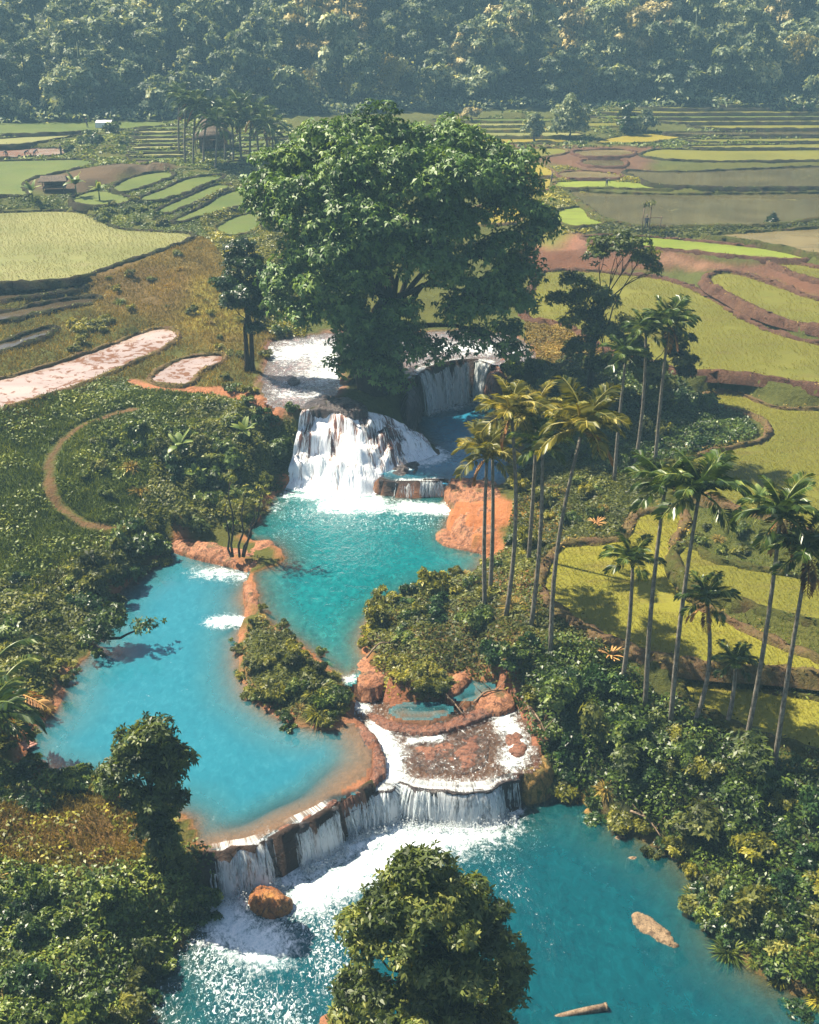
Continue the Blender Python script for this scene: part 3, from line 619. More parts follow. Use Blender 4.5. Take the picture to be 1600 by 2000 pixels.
setpts([(1060, 1440, 2.6), (1100, 1500, 1.4), (1000, 1280, 4.6), (900, 1200, 4.4), (800, 1200, 4.0), (960, 1150, 4.8), (1040, 1240, 5.4), (1100, 1330, 4.6), (1200, 1400, 3.8), (1300, 1480, 3.3), (1220, 1540, 2.0), (1400, 1560, 3.0), (1350, 1620, 1.4), (1500, 1620, 2.6), (1450, 1750, 1.2), (1600, 1750, 2.2), (1560, 1860, 1.2), (1700, 1600, 4.0), (1700, 1900, 2.0)], 0.9)
setpts([(1080, 780, 7.6), (1150, 760, 8.0), (1200, 850, 6.8), (1300, 840, 7.4), (1400, 840, 7.7), (1100, 900, 6.0), (1180, 960, 6.0), (1250, 930, 6.6), (1100, 1000, 5.6), (1000, 745, 8.0), (960, 760, 6.5), (1030, 840, 5.6), (1060, 680, 8.9)], 0.9)
setpts([(450, 560, 10.4), (300, 560, 10.9), (400, 640, 9.7), (500, 600, 9.8), (250, 640, 9.9), (200, 590, 10.5), (470, 690, 9.3), (460, 740, 8.9), (560, 640, 9.2), (600, 560, 9.8), (480, 480, 11.3)], 0.9)
setpts([(160, 350, 14.2), (240, 325, 14.3), (310, 318, 14.3), (200, 280, 15.2), (240, 268, 15.2), (160, 285, 14.9)], 1.5)
setpts([(-300, 260, 15), (-600, 260, 15), (2000, 205, 17.8), (2300, 230, 17.0), (2000, 900, 8.5), (2200, 1300, 6.0), (2000, 500, 12), (-400, 700, 10), (-500, 1100, 6), (-500, 1600, 4), (2100, 1900, 2.5), (600, 228, 15.6), (800, 226, 15.8), (1000, 222, 16.2), (1200, 206, 16.6)], 2.5)
H[:, 0] = np.where(FIX[:, 0], H[:, 0], 3 + 12 * (GY - 20) / 230); FIX[:, 0] = True
H[:, -1] = np.where(FIX[:, -1], H[:, -1], 3 + 13 * (GY - 20) / 230); FIX[:, -1] = True
k = ~FIX[0]; H[0, k] = 2.5; FIX[0] = True
# membrane through the fixed heights, coarse to fine
est = 3 + 12.5 * np.clip((Y - 30) / 220, 0, 1)
def relax(h, fx, it):
    for _ in range(it):
        a = h.copy(); a[1:-1, 1:-1] = 0.25 * (h[:-2, 1:-1] + h[2:, 1:-1] + h[1:-1, :-2] + h[1:-1, 2:])
        h = np.where(fx, h, a)
    return h
prev = None
for st in (8, 4, 2, 1):
    iy = np.unique(np.r_[np.arange(0, shp[0], st), shp[0] - 1]); ix = np.unique(np.r_[np.arange(0, shp[1], st), shp[1] - 1])
    f = FIX[np.ix_(iy, ix)]; h0 = H[np.ix_(iy, ix)]
    if prev is None:
        g = est[np.ix_(iy, ix)]
    else:
        pv, py_, px_ = prev
        g = np.stack([np.interp(ix, px_, r) for r in pv]); g = np.stack([np.interp(iy, py_, g[:, c]) for c in range(g.shape[1])], 1)
    h = relax(np.where(f, h0, g), f, 220 if st > 1 else 60)
    prev = (h, iy, ix)
Hs = prev[0]
DF = np.full(shp, 9.0)       # distance to fields and pools, for roughness
for w in FW + [p[0] for p in POOLS] + [W_SHELF]:
    s = sub(w, 4); DF[s] = np.minimum(DF[s], np.where(pip(X[s], Y[s], w), 0, dline(X[s], Y[s], w, True)))
Hs = Hs + np.where(FIX & HARD, 0, (fbm(X, Y, 5, 50) * 0.9 + fbm(X, Y, 1.7, 51) * 0.45) * sstep(0.4, 3, DF))
_c = np.concatenate([np.array([un(*q) for q in [(592, 806, 8.55), (630, 798, 8.6), (670, 800, 8.5), (715, 806, 8.1), (760, 818, 7.4), (800, 838, 6.6)]]), np.array([un(*q) for q in [(556, 958, 3.2), (600, 970, 3.2), (650, 976, 3.2), (705, 976, 3.2), (742, 962, 3.4), (772, 918, 4.55), (815, 905, 4.55), (856, 890, 4.55)]])[::-1]])
_s = sub(_c, 1); _i = pip(X[_s], Y[_s], _c); _h = Hs[_s]; _h[_i] -= 1.3 * sstep(0, .8, dline(X[_s], Y[_s], _c, True))[_i]
def height(x, y):
    x = np.asarray(x, float); y = np.asarray(y, float)
    j = np.clip(np.searchsorted(GX, x) - 1, 0, len(GX) - 2); i = np.clip(np.searchsorted(GY, y) - 1, 0, len(GY) - 2)
    u = np.clip((x - GX[j]) / (GX[j + 1] - GX[j]), 0, 1); v = np.clip((y - GY[i]) / (GY[i + 1] - GY[i]), 0, 1)
    return (Hs[i, j] * (1 - u) + Hs[i, j + 1] * u) * (1 - v) + (Hs[i + 1, j] * (1 - u) + Hs[i + 1, j + 1] * u) * v
TT = np.geomspace(40, 420, 900)
def hit(px, py):
    """where the view ray through (px,py) meets the ground"""
    d = ray(px, py); P = np.array([0, 0, CAMH]) + d[None] * (TT / np.linalg.norm(d))[:, None]
    g = P[:, 2] - height(P[:, 0], P[:, 1]); k = np.argmax(g < 0)
    if g[k] >= 0:
        return P[-1]
    a = g[k - 1] / (g[k - 1] - g[k]); q = P[k - 1] * (1 - a) + P[k] * a
    q[2] = height(q[0], q[1]); return q
def hpoly(px, n=4, closed=True):
    return spline([hit(a, b) for a, b in px], n, closed)

# ------------------------------------------------------------------ soil colours
CLR = np.empty(shp + (3,)); CLR[:] = (0.070, 0.078, 0.017)
jit = fbm(X, Y, 3.0, 60) * 2.2 + fbm(X, Y, 0.9, 61) * 0.9
def paint(poly, rgb, feather=1.2, amt=1.0):
    s = sub(poly, feather + 2); d = dline(X[s], Y[s], poly, True); d = np.where(pip(X[s], Y[s], poly), -d, d) + jit[s]
    a = (amt * sstep(feather, -feather, d))[..., None]; c = CLR[s]; c[:] = c * (1 - a) + np.array(rgb) * a
def stroke(line, rgb, wd, amt=1.0):
    s = sub(line, wd + 2); d = dline(X[s], Y[s], line) + jit[s] * 0.25
    a = (amt * sstep(wd, wd * 0.5, d))[..., None]; c = CLR[s]; c[:] = c * (1 - a) + np.array(rgb) * a
CLR[Y > HB - 2] = (0.030, 0.040, 0.016)
GREEN, DRY, BROWN, RED, ORANGE, DARK = (0.055, 0.080, 0.014), (0.130, 0.098, 0.024), (0.075, 0.046, 0.025), (0.120, 0.058, 0.036), (0.32, 0.13, 0.06), (0.022, 0.026, 0.010)
paint(hpoly([(180, 470), (400, 462), (460, 540), (520, 640), (420, 680), (350, 640), (200, 610), (170, 540)]), DRY, 2)
paint(hpoly([(350, 560), (440, 545), (500, 620), (470, 650), (360, 640)]), (0.190, 0.170, 0.026), 1.5)
paint(hpoly([(180, 520), (330, 520), (370, 580), (300, 610), (200, 590)]), (0.130, 0.085, 0.028), 1.5)
paint(hpoly([(40, 362), (130, 336), (260, 312), (330, 316), (340, 334), (250, 340), (200, 366), (120, 384)]), (0.085, 0.060, 0.036), 1.5)
paint(hpoly([(420, 380), (540, 380), (560, 640), (480, 560), (420, 460)]), (0.120, 0.125, 0.022), 1.5)
paint(hpoly([(1035, 446), (1130, 452), (1200, 478), (1330, 494), (1450, 516), (1540, 512), (1600, 540), (1600, 580), (1480, 540), (1400, 528), (1200, 530), (1040, 530)]), RED, 1.0)
paint(hpoly([(1290, 500), (1400, 512), (1430, 522), (1340, 528), (1300, 515)]), (0.20, 0.110, 0.068), .5)
paint(hpoly([(1045, 458), (1130, 460), (1150, 480), (1060, 490)]), (0.20, 0.10, 0.068), .5)
paint(hpoly([(980, 282), (1200, 285), (1290, 290), (1240, 345), (1150, 350), (1080, 320), (1000, 305)]), (0.110, 0.062, 0.038), 2)
paint(hpoly([(1130, 334), (1200, 340), (1230, 350), (1140, 352)]), (0.18, 0.10, 0.07), 1)
paint(hpoly([(1020, 345), (1100, 340), (1110, 460), (1040, 460)]), (0.130, 0.130, 0.030), 1.5)
paint(hpoly([(870, 955), (990, 960), (985, 1075), (940, 1085), (880, 1060), (850, 1050)]), ORANGE, .5)
paint(hpoly([(1030, 950), (1090, 950), (1100, 1040), (1040, 1050)]), (0.25, 0.15, 0.035), 1.0)
paint(hpoly([(880, 1130), (1000, 1090), (1060, 1100), (1050, 1180), (940, 1150)]), (0.20, 0.105, 0.05), 1.0, .8)
paint(hpoly([(1030, 630), (1110, 645), (1130, 700), (1050, 700)]), (0.20, 0.125, 0.04), 1.0)
paint(hpoly([(0, 790), (300, 750), (580, 830), (560, 960), (320, 1060), (200, 1160), (0, 1180)]), GREEN, 1.5)
paint(hpoly([(0, 1580), (240, 1570), (300, 1640), (200, 1690), (0, 1660)]), (0.135, 0.085, 0.030), 1.2)
paint(hpoly([(1000, 1280), (1300, 1380), (1600, 1560), (1650, 1900), (1500, 1930), (1350, 1700), (1100, 1550)]), DARK, 1.0)
paint(hpoly([(700, 1160), (1000, 1180), (1020, 1300), (880, 1330), (720, 1300)]), (0.10, 0.075, 0.028), 1.0)
PATH1 = hpoly([(262, 800), (215, 812), (160, 832), (118, 866), (96, 912), (100, 965), (132, 1002), (186, 1030), (250, 1026)], 4, False)
PATH2 = hpoly([(262, 745), (300, 756), (360, 760), (440, 764), (500, 780), (540, 800)], 4, False)
stroke(PATH1, (0.120, 0.075, 0.038), 0.42)
stroke(PATH2, (0.30, 0.135, 0.075), 1.0)
stroke(hpoly([(250, 1030), (160, 1080), (90, 1130), (30, 1170)], 4, False), (0.105, 0.075, 0.03), 1.0)
for w, rgb in ((W_LOW, (0.105, 0.075, 0.030)), (W_LEFT, (0.30, 0.135, 0.075)), (W_MID, (0.30, 0.135, 0.07)), (W_RIGHT, (0.14, 0.085, 0.06)), (W_RIVER, (0.20, 0.11, 0.085)), (W_SHELF, (0.22, 0.098, 0.062)), (W_POND, (0.30, 0.14, 0.07)), (W_POND2, (0.26, 0.12, 0.07))):
    s = sub(w, 1.5); d = np.where(pip(X[s], Y[s], w), -1, dline(X[s], Y[s], w, True)) + jit[s] * .2
    a = np.where(d < -.5, 1, sstep(0.8, 0.2, d) * sstep(-.12, .10, fbm(X[s], Y[s], 2.2, 66)))[..., None]; c = CLR[s]; c[:] = c * (1 - a) + np.array(rgb) * a
stroke(outward(crestL, .35), (0.050, 0.036, 0.034), .8); stroke(outward(crestS, .35), (0.050, 0.036, 0.034), .8); stroke(outward(crestU, .4), (0.04, 0.03, 0.03), 1.0); stroke(outward(crestR, .3), (0.05, 0.036, 0.034), .6)
nx, ny = shp[1], shp[0]
idx = np.arange(nx * ny).reshape(ny, nx)
F = np.stack([idx[:-1, :-1], idx[:-1, 1:], idx[1:, 1:], idx[1:, :-1]], -1).reshape(-1, 4)
link('ground', mesh_np('ground', np.c_[X.ravel(), Y.ravel(), Hs.ravel()], F, MAT['terrain'], colors=CLR.reshape(-1, 3), smooth=True), kind='structure')
# distant rolling land behind the first hill, out to the horizon
gx = np.linspace(-750, 750, 70); gy = np.linspace(415, 950, 40); bx, by = np.meshgrid(gx, gy)
bz = 46 + 22 * fbm(bx, by, 220, 70) + 8 * sstep(420, 700, by); bz[0] = np.interp(gx, GX, Hs[-1]) - 1
id2 = np.arange(bx.size).reshape(bx.shape)
F = np.stack([id2[:-1, :-1], id2[:-1, 1:], id2[1:, 1:], id2[1:, :-1]], -1).reshape(-1, 4)
link('hills', mesh_np('hills', np.c_[bx.ravel(), by.ravel(), bz.ravel()], F, MAT['terrain'], colors=np.tile((0.03, 0.04, 0.016), (bx.size, 1)), smooth=True), kind='structure')

# ------------------------------------------------------------------ fields with their earth banks
def swept_bank(w, z, hgt, wid, rng, drop=0.55):
    P = resample(np.r_[w, w[:1]], max(24, int(np.linalg.norm(np.diff(np.r_[w, w[:1]], axis=0), axis=1).sum() / 0.45)))[:-1]
    area = 0.5 * np.sum(P[:, 0] * np.roll(P[:, 1], -1) - np.roll(P[:, 0], -1) * P[:, 1])
    T = unit(np.roll(P, -1, 0)[:, :2] - np.roll(P, 1, 0)[:, :2]); N = np.stack([T[:, 1], -T[:, 0]], 1) * (1 if area > 0 else -1)
    n = len(P); rows = []
    wv = 1 + 0.5 * fbm(P[:, 0], P[:, 1], 2.0, 80); hv = 1 + 1.6 * fbm(P[:, 0], P[:, 1], 1.3, 81)
    for o, u in ((-.45, -.12), (-.30, .55), (-.1, 1.0), (.2, .95), (.5, .3)):
        off = o * wid * wv + 0.16 * wid * rng.normal(size=n)
        rows.append(np.c_[P[:, :2] + N * off[:, None], z + hgt * u * hv])
    rows.append(np.c_[P[:, :2] + N * (0.62 * wid * wv + 0.25)[:, None], np.full(n, z - drop)])
    V = np.stack(rows, 1).reshape(-1, 3); m = len(rows); F = []
    for i in range(n):
        i2 = (i + 1) % n
        for k in range(m - 1):
            F.append((i * m + k, i2 * m + k, i2 * m + k + 1, i * m + k + 1))
    F = np.array(F)
    return V, (F if area > 0 else F[:, ::-1])
BANKV = []
for f, w in zip(FIELDS, FW):
    me = bpy.data.meshes.new('paddy_field')
    pl = w[:, :3].copy(); pl[:, 2] = f[1]
    area = 0.5 * np.sum(pl[:, 0] * np.roll(pl[:, 1], -1) - np.roll(pl[:, 0], -1) * pl[:, 1])
    if area < 0:
        pl = pl[::-1]
    tri = tessellate_polygon([[Vector(p) for p in pl]])
    me.from_pydata([tuple(p) for p in pl], [], [t[::-1] if (Vector(pl[t[1]]) - Vector(pl[t[0]])).cross(Vector(pl[t[2]]) - Vector(pl[t[0]])).z < 0 else t for t in tri])
    me.materials.append(MAT[f[2]])
    fo = link('paddy_field', me, kind='structure')
    V, F = swept_bank(w, f[1], f[4], f[5], RNG)
    BANKV.append((V[3::6] if w[:, 1].mean() < 130 else V[3::6][::3], f[3]))
    link('earth_bank', mesh_np('earth_bank', V, F, MAT[f[3]], smooth=True), fo, kind='structure')

# ------------------------------------------------------------------ pools
def pool(name, w, z, mat, step, grow=0.5, crest=None, foam=(), chop=(), fill=0.0, cut=()):
    x = np.arange(w[:, 0].min() - 1, w[:, 0].max() + 1, step); y = np.arange(max(w[:, 1].min() - 1, 22), w[:, 1].max() + 1, step)
    xx, yy = np.meshgrid(x, y); ins = pip(xx, yy, w); d = dline(xx, yy, w, True)
    ok = ins | (d < grow)
    if crest is not None:
        dc = dline(xx, yy, crest); ok &= ins | (dc > grow + 0.15)
        ok |= (dc < step * 0.8)
    for q in cut:
        ok &= ~pip(xx, yy, q)
    dep = np.clip(z - height(xx, yy), 0, 3)
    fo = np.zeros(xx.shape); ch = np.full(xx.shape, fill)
    for (ln, r, s) in foam:
        fo = np.maximum(fo, s * np.clip(1 - dline(xx, yy, ln) / (r * 1.5), 0, 1))
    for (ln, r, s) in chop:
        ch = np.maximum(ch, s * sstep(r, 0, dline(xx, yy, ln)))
    i2 = np.arange(xx.size).reshape(xx.shape)
    okf = ok[:-1, :-1] & ok[:-1, 1:] & ok[1:, 1:] & ok[1:, :-1]
    F = np.stack([i2[:-1, :-1], i2[:-1, 1:], i2[1:, 1:], i2[1:, :-1]], -1)[okf]
    use = np.unique(F); re = np.full(xx.size, -1); re[use] = np.arange(len(use))
    V = np.c_[xx.ravel(), yy.ravel(), np.full(xx.size, z)][use]
    return link(name, mesh_np(name, V, re[F], MAT[mat], attrs={'depth': dep.ravel()[use], 'foam': fo.ravel()[use], 'chop': ch.ravel()[use]}, smooth=True), kind='structure')
L = lambda pts, z: np.array([un(a, b, z) for a, b in pts])
pool('lower_pool_water', W_LOW, Z_LOW, 'w_low', .25, .5, base_line,
     foam=[(L([(425, 1765), (445, 1800), (480, 1830), (520, 1850)], Z_LOW), 1.7, 1.25), (L([(560, 1720), (640, 1675), (720, 1640), (800, 1610), (870, 1600), (960, 1580)], Z_LOW), 1.7, 1.0), (L([(600, 1745), (660, 1715), (730, 1690), (800, 1650), (880, 1625), (950, 1600)], Z_LOW), 2.3, 1.0), (L([(985, 1575), (1000, 1585)], Z_LOW), .8, 1.1), (L([(460, 1730), (520, 1715)], Z_LOW), .6, .9)],
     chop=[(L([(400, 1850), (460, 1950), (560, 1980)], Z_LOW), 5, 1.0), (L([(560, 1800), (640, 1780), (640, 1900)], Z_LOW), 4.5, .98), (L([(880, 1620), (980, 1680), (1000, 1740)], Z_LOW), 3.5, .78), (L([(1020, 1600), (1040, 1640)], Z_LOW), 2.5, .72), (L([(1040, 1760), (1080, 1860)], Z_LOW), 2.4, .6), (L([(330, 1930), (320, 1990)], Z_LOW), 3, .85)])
pool('left_pool_water', W_LEFT, Z_LEFT, 'w_left', .25, .5, crestL,
     foam=[(L([(395, 1118), (430, 1120), (470, 1126)], 2.8), 1.3, .72), (L([(425, 1213), (478, 1213)], 2.8), 1.0, 1.0), (L([(435, 1660), (500, 1645), (530, 1628)], 2.8), .7, .5), (L([(620, 1588), (650, 1572)], 2.8), .6, .45)],
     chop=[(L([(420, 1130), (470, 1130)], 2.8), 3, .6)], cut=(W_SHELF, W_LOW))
pool('middle_pool_water', W_MID, Z_MID, 'w_mid', .25, .5, baseR,
     foam=[(L([(560, 968), (640, 972), (740, 974)], 3.4), 1.0, .8), (L([(660, 985), (720, 985)], 3.4), 2.0, 1.2), (L([(790, 990), (860, 994)], 3.4), 1.4, 1.15), (L([(515, 1000), (545, 985)], 3.4), 1.0, .5), (L([(680, 1330), (690, 1322)], 3.4), .5, .8)],
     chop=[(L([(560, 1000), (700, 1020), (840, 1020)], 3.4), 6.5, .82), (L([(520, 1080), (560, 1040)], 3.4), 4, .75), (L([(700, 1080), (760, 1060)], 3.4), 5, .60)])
pool('right_pool_water', W_RIGHT, Z_RIGHT, 'w_right', .25, .5, crestR,
     foam=[(L([(832, 800), (880, 795), (935, 782)], 4.6), 1.2, 1.1), (L([(770, 912), (820, 903), (858, 893), (848, 880)], 4.6), 1.2, 1.2), (L([(780, 938), (860, 936)], 4.6), .5, .7)],
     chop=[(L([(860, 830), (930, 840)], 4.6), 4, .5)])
pool('river_water', W_RIVER, Z_RIVER, 'w_river', .3, .5, crestU,
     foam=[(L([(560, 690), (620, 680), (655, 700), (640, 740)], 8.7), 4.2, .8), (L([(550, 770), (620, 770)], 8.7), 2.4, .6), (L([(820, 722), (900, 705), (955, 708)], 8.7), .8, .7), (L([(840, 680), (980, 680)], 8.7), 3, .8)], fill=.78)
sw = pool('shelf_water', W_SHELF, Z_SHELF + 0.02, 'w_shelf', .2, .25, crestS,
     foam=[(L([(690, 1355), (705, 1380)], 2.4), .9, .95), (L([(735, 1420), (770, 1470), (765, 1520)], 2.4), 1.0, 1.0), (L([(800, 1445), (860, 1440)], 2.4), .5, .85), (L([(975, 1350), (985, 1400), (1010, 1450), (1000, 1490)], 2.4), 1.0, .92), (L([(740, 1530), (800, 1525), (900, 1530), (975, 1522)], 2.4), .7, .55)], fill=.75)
pool('pond_water', W_POND, 2.9, 'w_left', .2, .4)
pool('pond_water', W_POND2, 2.8, 'w_left', .2, .4)

# ------------------------------------------------------------------ rock faces and falling water
def rock_face(crest, zb, mat, K=8, bulge=0.35, out0=0.22, seed=1, name='rock_face', lip=0.10):
    M_ = max(8, int(np.linalg.norm(np.diff(crest, axis=0), axis=1).sum() / 0.25)); c = resample(crest, M_)
    T = unit(np.gradient(c[:, :2], axis=0)); N = np.stack([T[:, 1], -T[:, 0]], 1); V = []
    for k in range(-1, K + 1):
        t = max(k, 0) / K; z = c[:, 2] * (1 - t) + (zb - 0.3) * t
        s = np.arange(M_) * 0.25
        o = out0 + 0.15 * t + bulge * (fbm(s + seed * 31, z * 0 + t * 3, 1.2, seed) + 0.6 * fbm(s, z * 0 + t * 6 + seed, 0.5, seed + 4))
        if k == -1:
            o = np.full(M_, -0.7); z = c[:, 2] - 0.12
        elif k == 0:
            z = z + lip * (0.2 + 1.6 * np.clip(fbm(s, s * 0, 0.9, seed + 8), -.3, .5))
        V.append(np.c_[c[:, :2] + N * o[:, None], z])
    V = np.stack(V, 1).reshape(-1, 3); m_ = K + 2
    F = [(i * m_ + k, i * m_ + k + 1, (i + 1) * m_ + k + 1, (i + 1) * m_ + k) for i in range(M_ - 1) for k in range(m_ - 1)]
    return link(name, mesh_np(name, V, F, MAT[mat], smooth=False), kind='structure')
def strands(crest, zb, n, spans, rng, throw=0.45, w=(0.012, 0.05), seg=8):
    """falling water: many separate thick threads leaving the rim on a parabola. spans: (t0,t1,weight) along the rim"""
    c = resample(crest, 200); T = unit(np.gradient(c[:, :2], axis=0)); N = np.stack([T[:, 1], -T[:, 0]], 1); out = []
    W = np.array([a[2] * (a[1] - a[0]) for a in spans]); W = W / W.sum()
    for _ in range(n):
        a = spans[rng.choice(len(spans), p=W)]; t = rng.uniform(a[0], a[1])
        for _k in range(6):
            if _LAT[int(t * 97) % 256, (n * 7) % 256] * .75 + _LAT[int(t * 31) % 256, 5] * .5 > rng.random():
                break
            t = rng.uniform(a[0], a[1])
        ii = t * 199; i = int(ii); p = c[min(i, 199)]; nn = N[min(i, 199)]; tt = T[min(i, 199)]
        top = p[2] + 0.05; bot = zb - 0.05; h = top - bot
        t0 = 0.0 if rng.random() < 0.7 else rng.uniform(0.1, 0.6); t1 = 1.0 if rng.random() < 0.75 else rng.uniform(0.4, 0.95)
        if t1 <= t0 + .1:
            t1 = 1.0
        u = np.linspace(t0, t1, seg); th = throw * rng.uniform(0.6, 1.3); wob = rng.normal(size=seg).cumsum() * 0.03 + rng.normal() * .25 * u if False else rng.normal(size=seg).cumsum() * 0.03
        o = -0.12 + (.35 + th) * np.sqrt(u) * 1.0
        pts = np.c_[p[0] + nn[0] * o + tt[0] * wob, p[1] + nn[1] * o + tt[1] * wob, top - h * u ** 1.3]
        r = (w[0] + (w[1] - w[0]) * rng.random() ** 2) * (0.6 + 0.6 * np.sin(np.pi * (0.15 + 0.8 * u))) * (1 + 0.3 * rng.normal(size=seg)).clip(.5, 1.6)
        V, F = tube(pts, r, 4, False); out.append((V, F))
    return join(out)[:2]
def curtain(crest, zb, t0, t1, throw, rng, seed=0, shift=0.0):
    n = max(12, int(np.linalg.norm(np.diff(crest, axis=0), axis=1).sum() * (t1 - t0) / 0.12)); c = resample(crest, 400)[np.linspace(t0 * 399, t1 * 399, n).astype(int)]
    T = unit(np.gradient(resample(crest, 400)[:, :2], axis=0))[np.linspace(t0 * 399, t1 * 399, n).astype(int)]; N = np.stack([T[:, 1], -T[:, 0]], 1); s = np.r_[0, np.cumsum(np.linalg.norm(np.diff(c[:, :2], axis=0), axis=1))] + seed * 7
    K = 12; V = []; UV = []; FO = []; edge = np.minimum(np.arange(n), np.arange(n)[::-1]) / 4.0
    for k in range(-2, K + 1):
        u = max(k, 0) / K; th = throw * (1 + 1.1 * fbm(s, s * 0 + seed, .9, 40 + seed))
        o = -0.12 + shift + (.35 + th) * np.sqrt(u) + (k * .22 if k < 0 else 0) + .10 * fbm(s, s * 0 + u * 1.5, .35, 44 + seed)
        V.append(np.c_[c[:, :2] + N * o[:, None], c[:, 2] + .06 - (c[:, 2] + .1 - zb) * u ** 1.3]); UV.append(np.c_[s, np.full(n, u * 2.2 + k * .02)]); FO.append(.35 * (u - .35) + .32 - .9 * np.clip(1 - edge, 0, 1))
    V = np.concatenate(V); i = np.arange(len(V)).reshape(K + 3, n); F = np.stack([i[:-1, :-1], i[1:, :-1], i[1:, 1:], i[:-1, 1:]], -1).reshape(-1, 4)
    return V, F, np.concatenate(UV), np.concatenate(FO)
def lip_sheet(crest, spans, rng, back=0.55):
    """the last half metre of water bending over the rim"""
    return strands(crest, crest[:, 2].mean() - 0.25, 60, spans, rng, 0.25, (0.05, 0.12), 4)
rngw = np.random.default_rng(11)
fallL = outward(crestL, 0.0); fallL[:, 2] = Z_LEFT
rock_face(fallL, Z_LOW, 'cliff', seed=1, bulge=.5)
rock_face(crestS, Z_LOW, 'cliff', seed=3, bulge=.5)
rock_face(crestU, Z_RIGHT, 'cliff', seed=5, bulge=.6); rock_face(crestR, Z_MID, 'cliff', seed=6, bulge=.5)
def spray(crest, zb, n, spans, rng, out=(.4, 1.5), hgt=.4, size=.035):
    c = resample(crest, 200); T = unit(np.gradient(c[:, :2], axis=0)); N = np.stack([T[:, 1], -T[:, 0]], 1); W = np.array([a[2] * (a[1] - a[0]) for a in spans]); W = W / W.sum()
    k = rng.choice(len(spans), n, p=W); sp = np.array(spans); t = rng.uniform(sp[k, 0], sp[k, 1]); i = (t * 199).astype(int)
    o = rng.uniform(*out, n); p = np.c_[c[i, :2] + N[i] * o[:, None], zb + np.abs(rng.normal(size=n)) * hgt * .5]; s_ = size * rng.uniform(.4, 1.4, n)
    d = np.array([(1, 0, -.7), (-1, 0, -.7), (0, 1, .7), (0, -1, .7)]); V = p[:, None] + d[None] * s_[:, None, None]
    b = np.arange(n)[:, None] * 4; F = np.concatenate([b + np.array(q) for q in ((0, 2, 1, 1), (0, 1, 3, 3), (0, 3, 2, 2), (1, 2, 3, 3))])
    return V.reshape(-1, 3), F[:, :3]
def fall(label, parts, sprays=(), sheets=()):
    o = _fall(label, parts)
    for (V, F, uv, fo) in sheets:
        link('water_sheet', mesh_np('water_sheet', V, F, MAT['curtain'], attrs={'foam': fo}, uv=uv, smooth=True), o, kind='structure')
    for (V, F) in sprays:
        link('spray', mesh_np('spray', V, F, MAT['fall']), o, kind='stuff')
    return o
def _fall(label, parts):
    V, F, _ = join(parts)
    return link('waterfall', mesh_np('waterfall', V, F, MAT['fall'], smooth=True), kind='structure', label=label)
fall('thin white fall dropping from the left pool rim beside the dark bushes', [strands(crestL, Z_LOW, 80, [(0.08, 0.42, 1.4), (0.0, 0.08, .6)], rngw, .55), strands(crestL, Z_LOW, 34, [(0.44, 0.66, 1)], rngw, .3, (.02, .05)), strands(crestL, Z_LOW, 80, [(0.64, 1.0, 1)], rngw, .55)], [spray(crestL, Z_LOW, 2600, [(0.0, .42, 1), (.62, 1, 1)], rngw)], [curtain(crestL, Z_LOW, .02, .43, .7, rngw, 1), curtain(crestL, Z_LOW, .6, 1.0, .75, rngw, 2)])
fall('wide white fall spilling over the red travertine shelf into the lower pool', [strands(crestS, Z_LOW, 230, [(0.0, 0.9, 1)], rngw, .5), strands(crestS, Z_LOW, 90, [(0.02, 0.5, 1)], rngw, .75, (.02, .05)), strands(crestS, Z_LOW, 12, [(0.9, 1.0, 1)], rngw, .2, (.02, .04))], [spray(crestS, Z_LOW, 5200, [(0, .92, 1)], rngw)], [curtain(crestS, Z_LOW, 0, .345, .6, rngw, 3), curtain(crestS, Z_LOW, .335, .915, .6, rngw, 4), curtain(crestS, Z_LOW, .02, .9, .3, rngw, 5)])
fall('tall white fall dropping beside the great tree into the dark blue pool', [strands(crestU, Z_RIGHT, 70, [(0.05, 0.72, 1)], rngw, .7, (.02, .08)), strands(crestU, Z_RIGHT, 50, [(0.80, 0.98, 1)], rngw, .8, (.05, .12))], [spray(crestU, Z_RIGHT, 1600, [(.05, .98, 1)], rngw, (.3, 1.4), .5, .045)], [curtain(crestU, Z_RIGHT, .03, .76, .8, rngw, 6), curtain(crestU, Z_RIGHT, .8, 1.0, .9, rngw, 7)])
fall('low white fall at the foot of the cascade beside the orange rock', [strands(crestR, Z_MID, 60, [(0.25, 0.5, 1), (0.62, 1.0, 1.3)], rngw, .35, (.04, .09)), strands(outward(crestR, .1), Z_MID, 60, [(0.6, 1.0, 1.3)], rngw, .3, (.03, .07))])

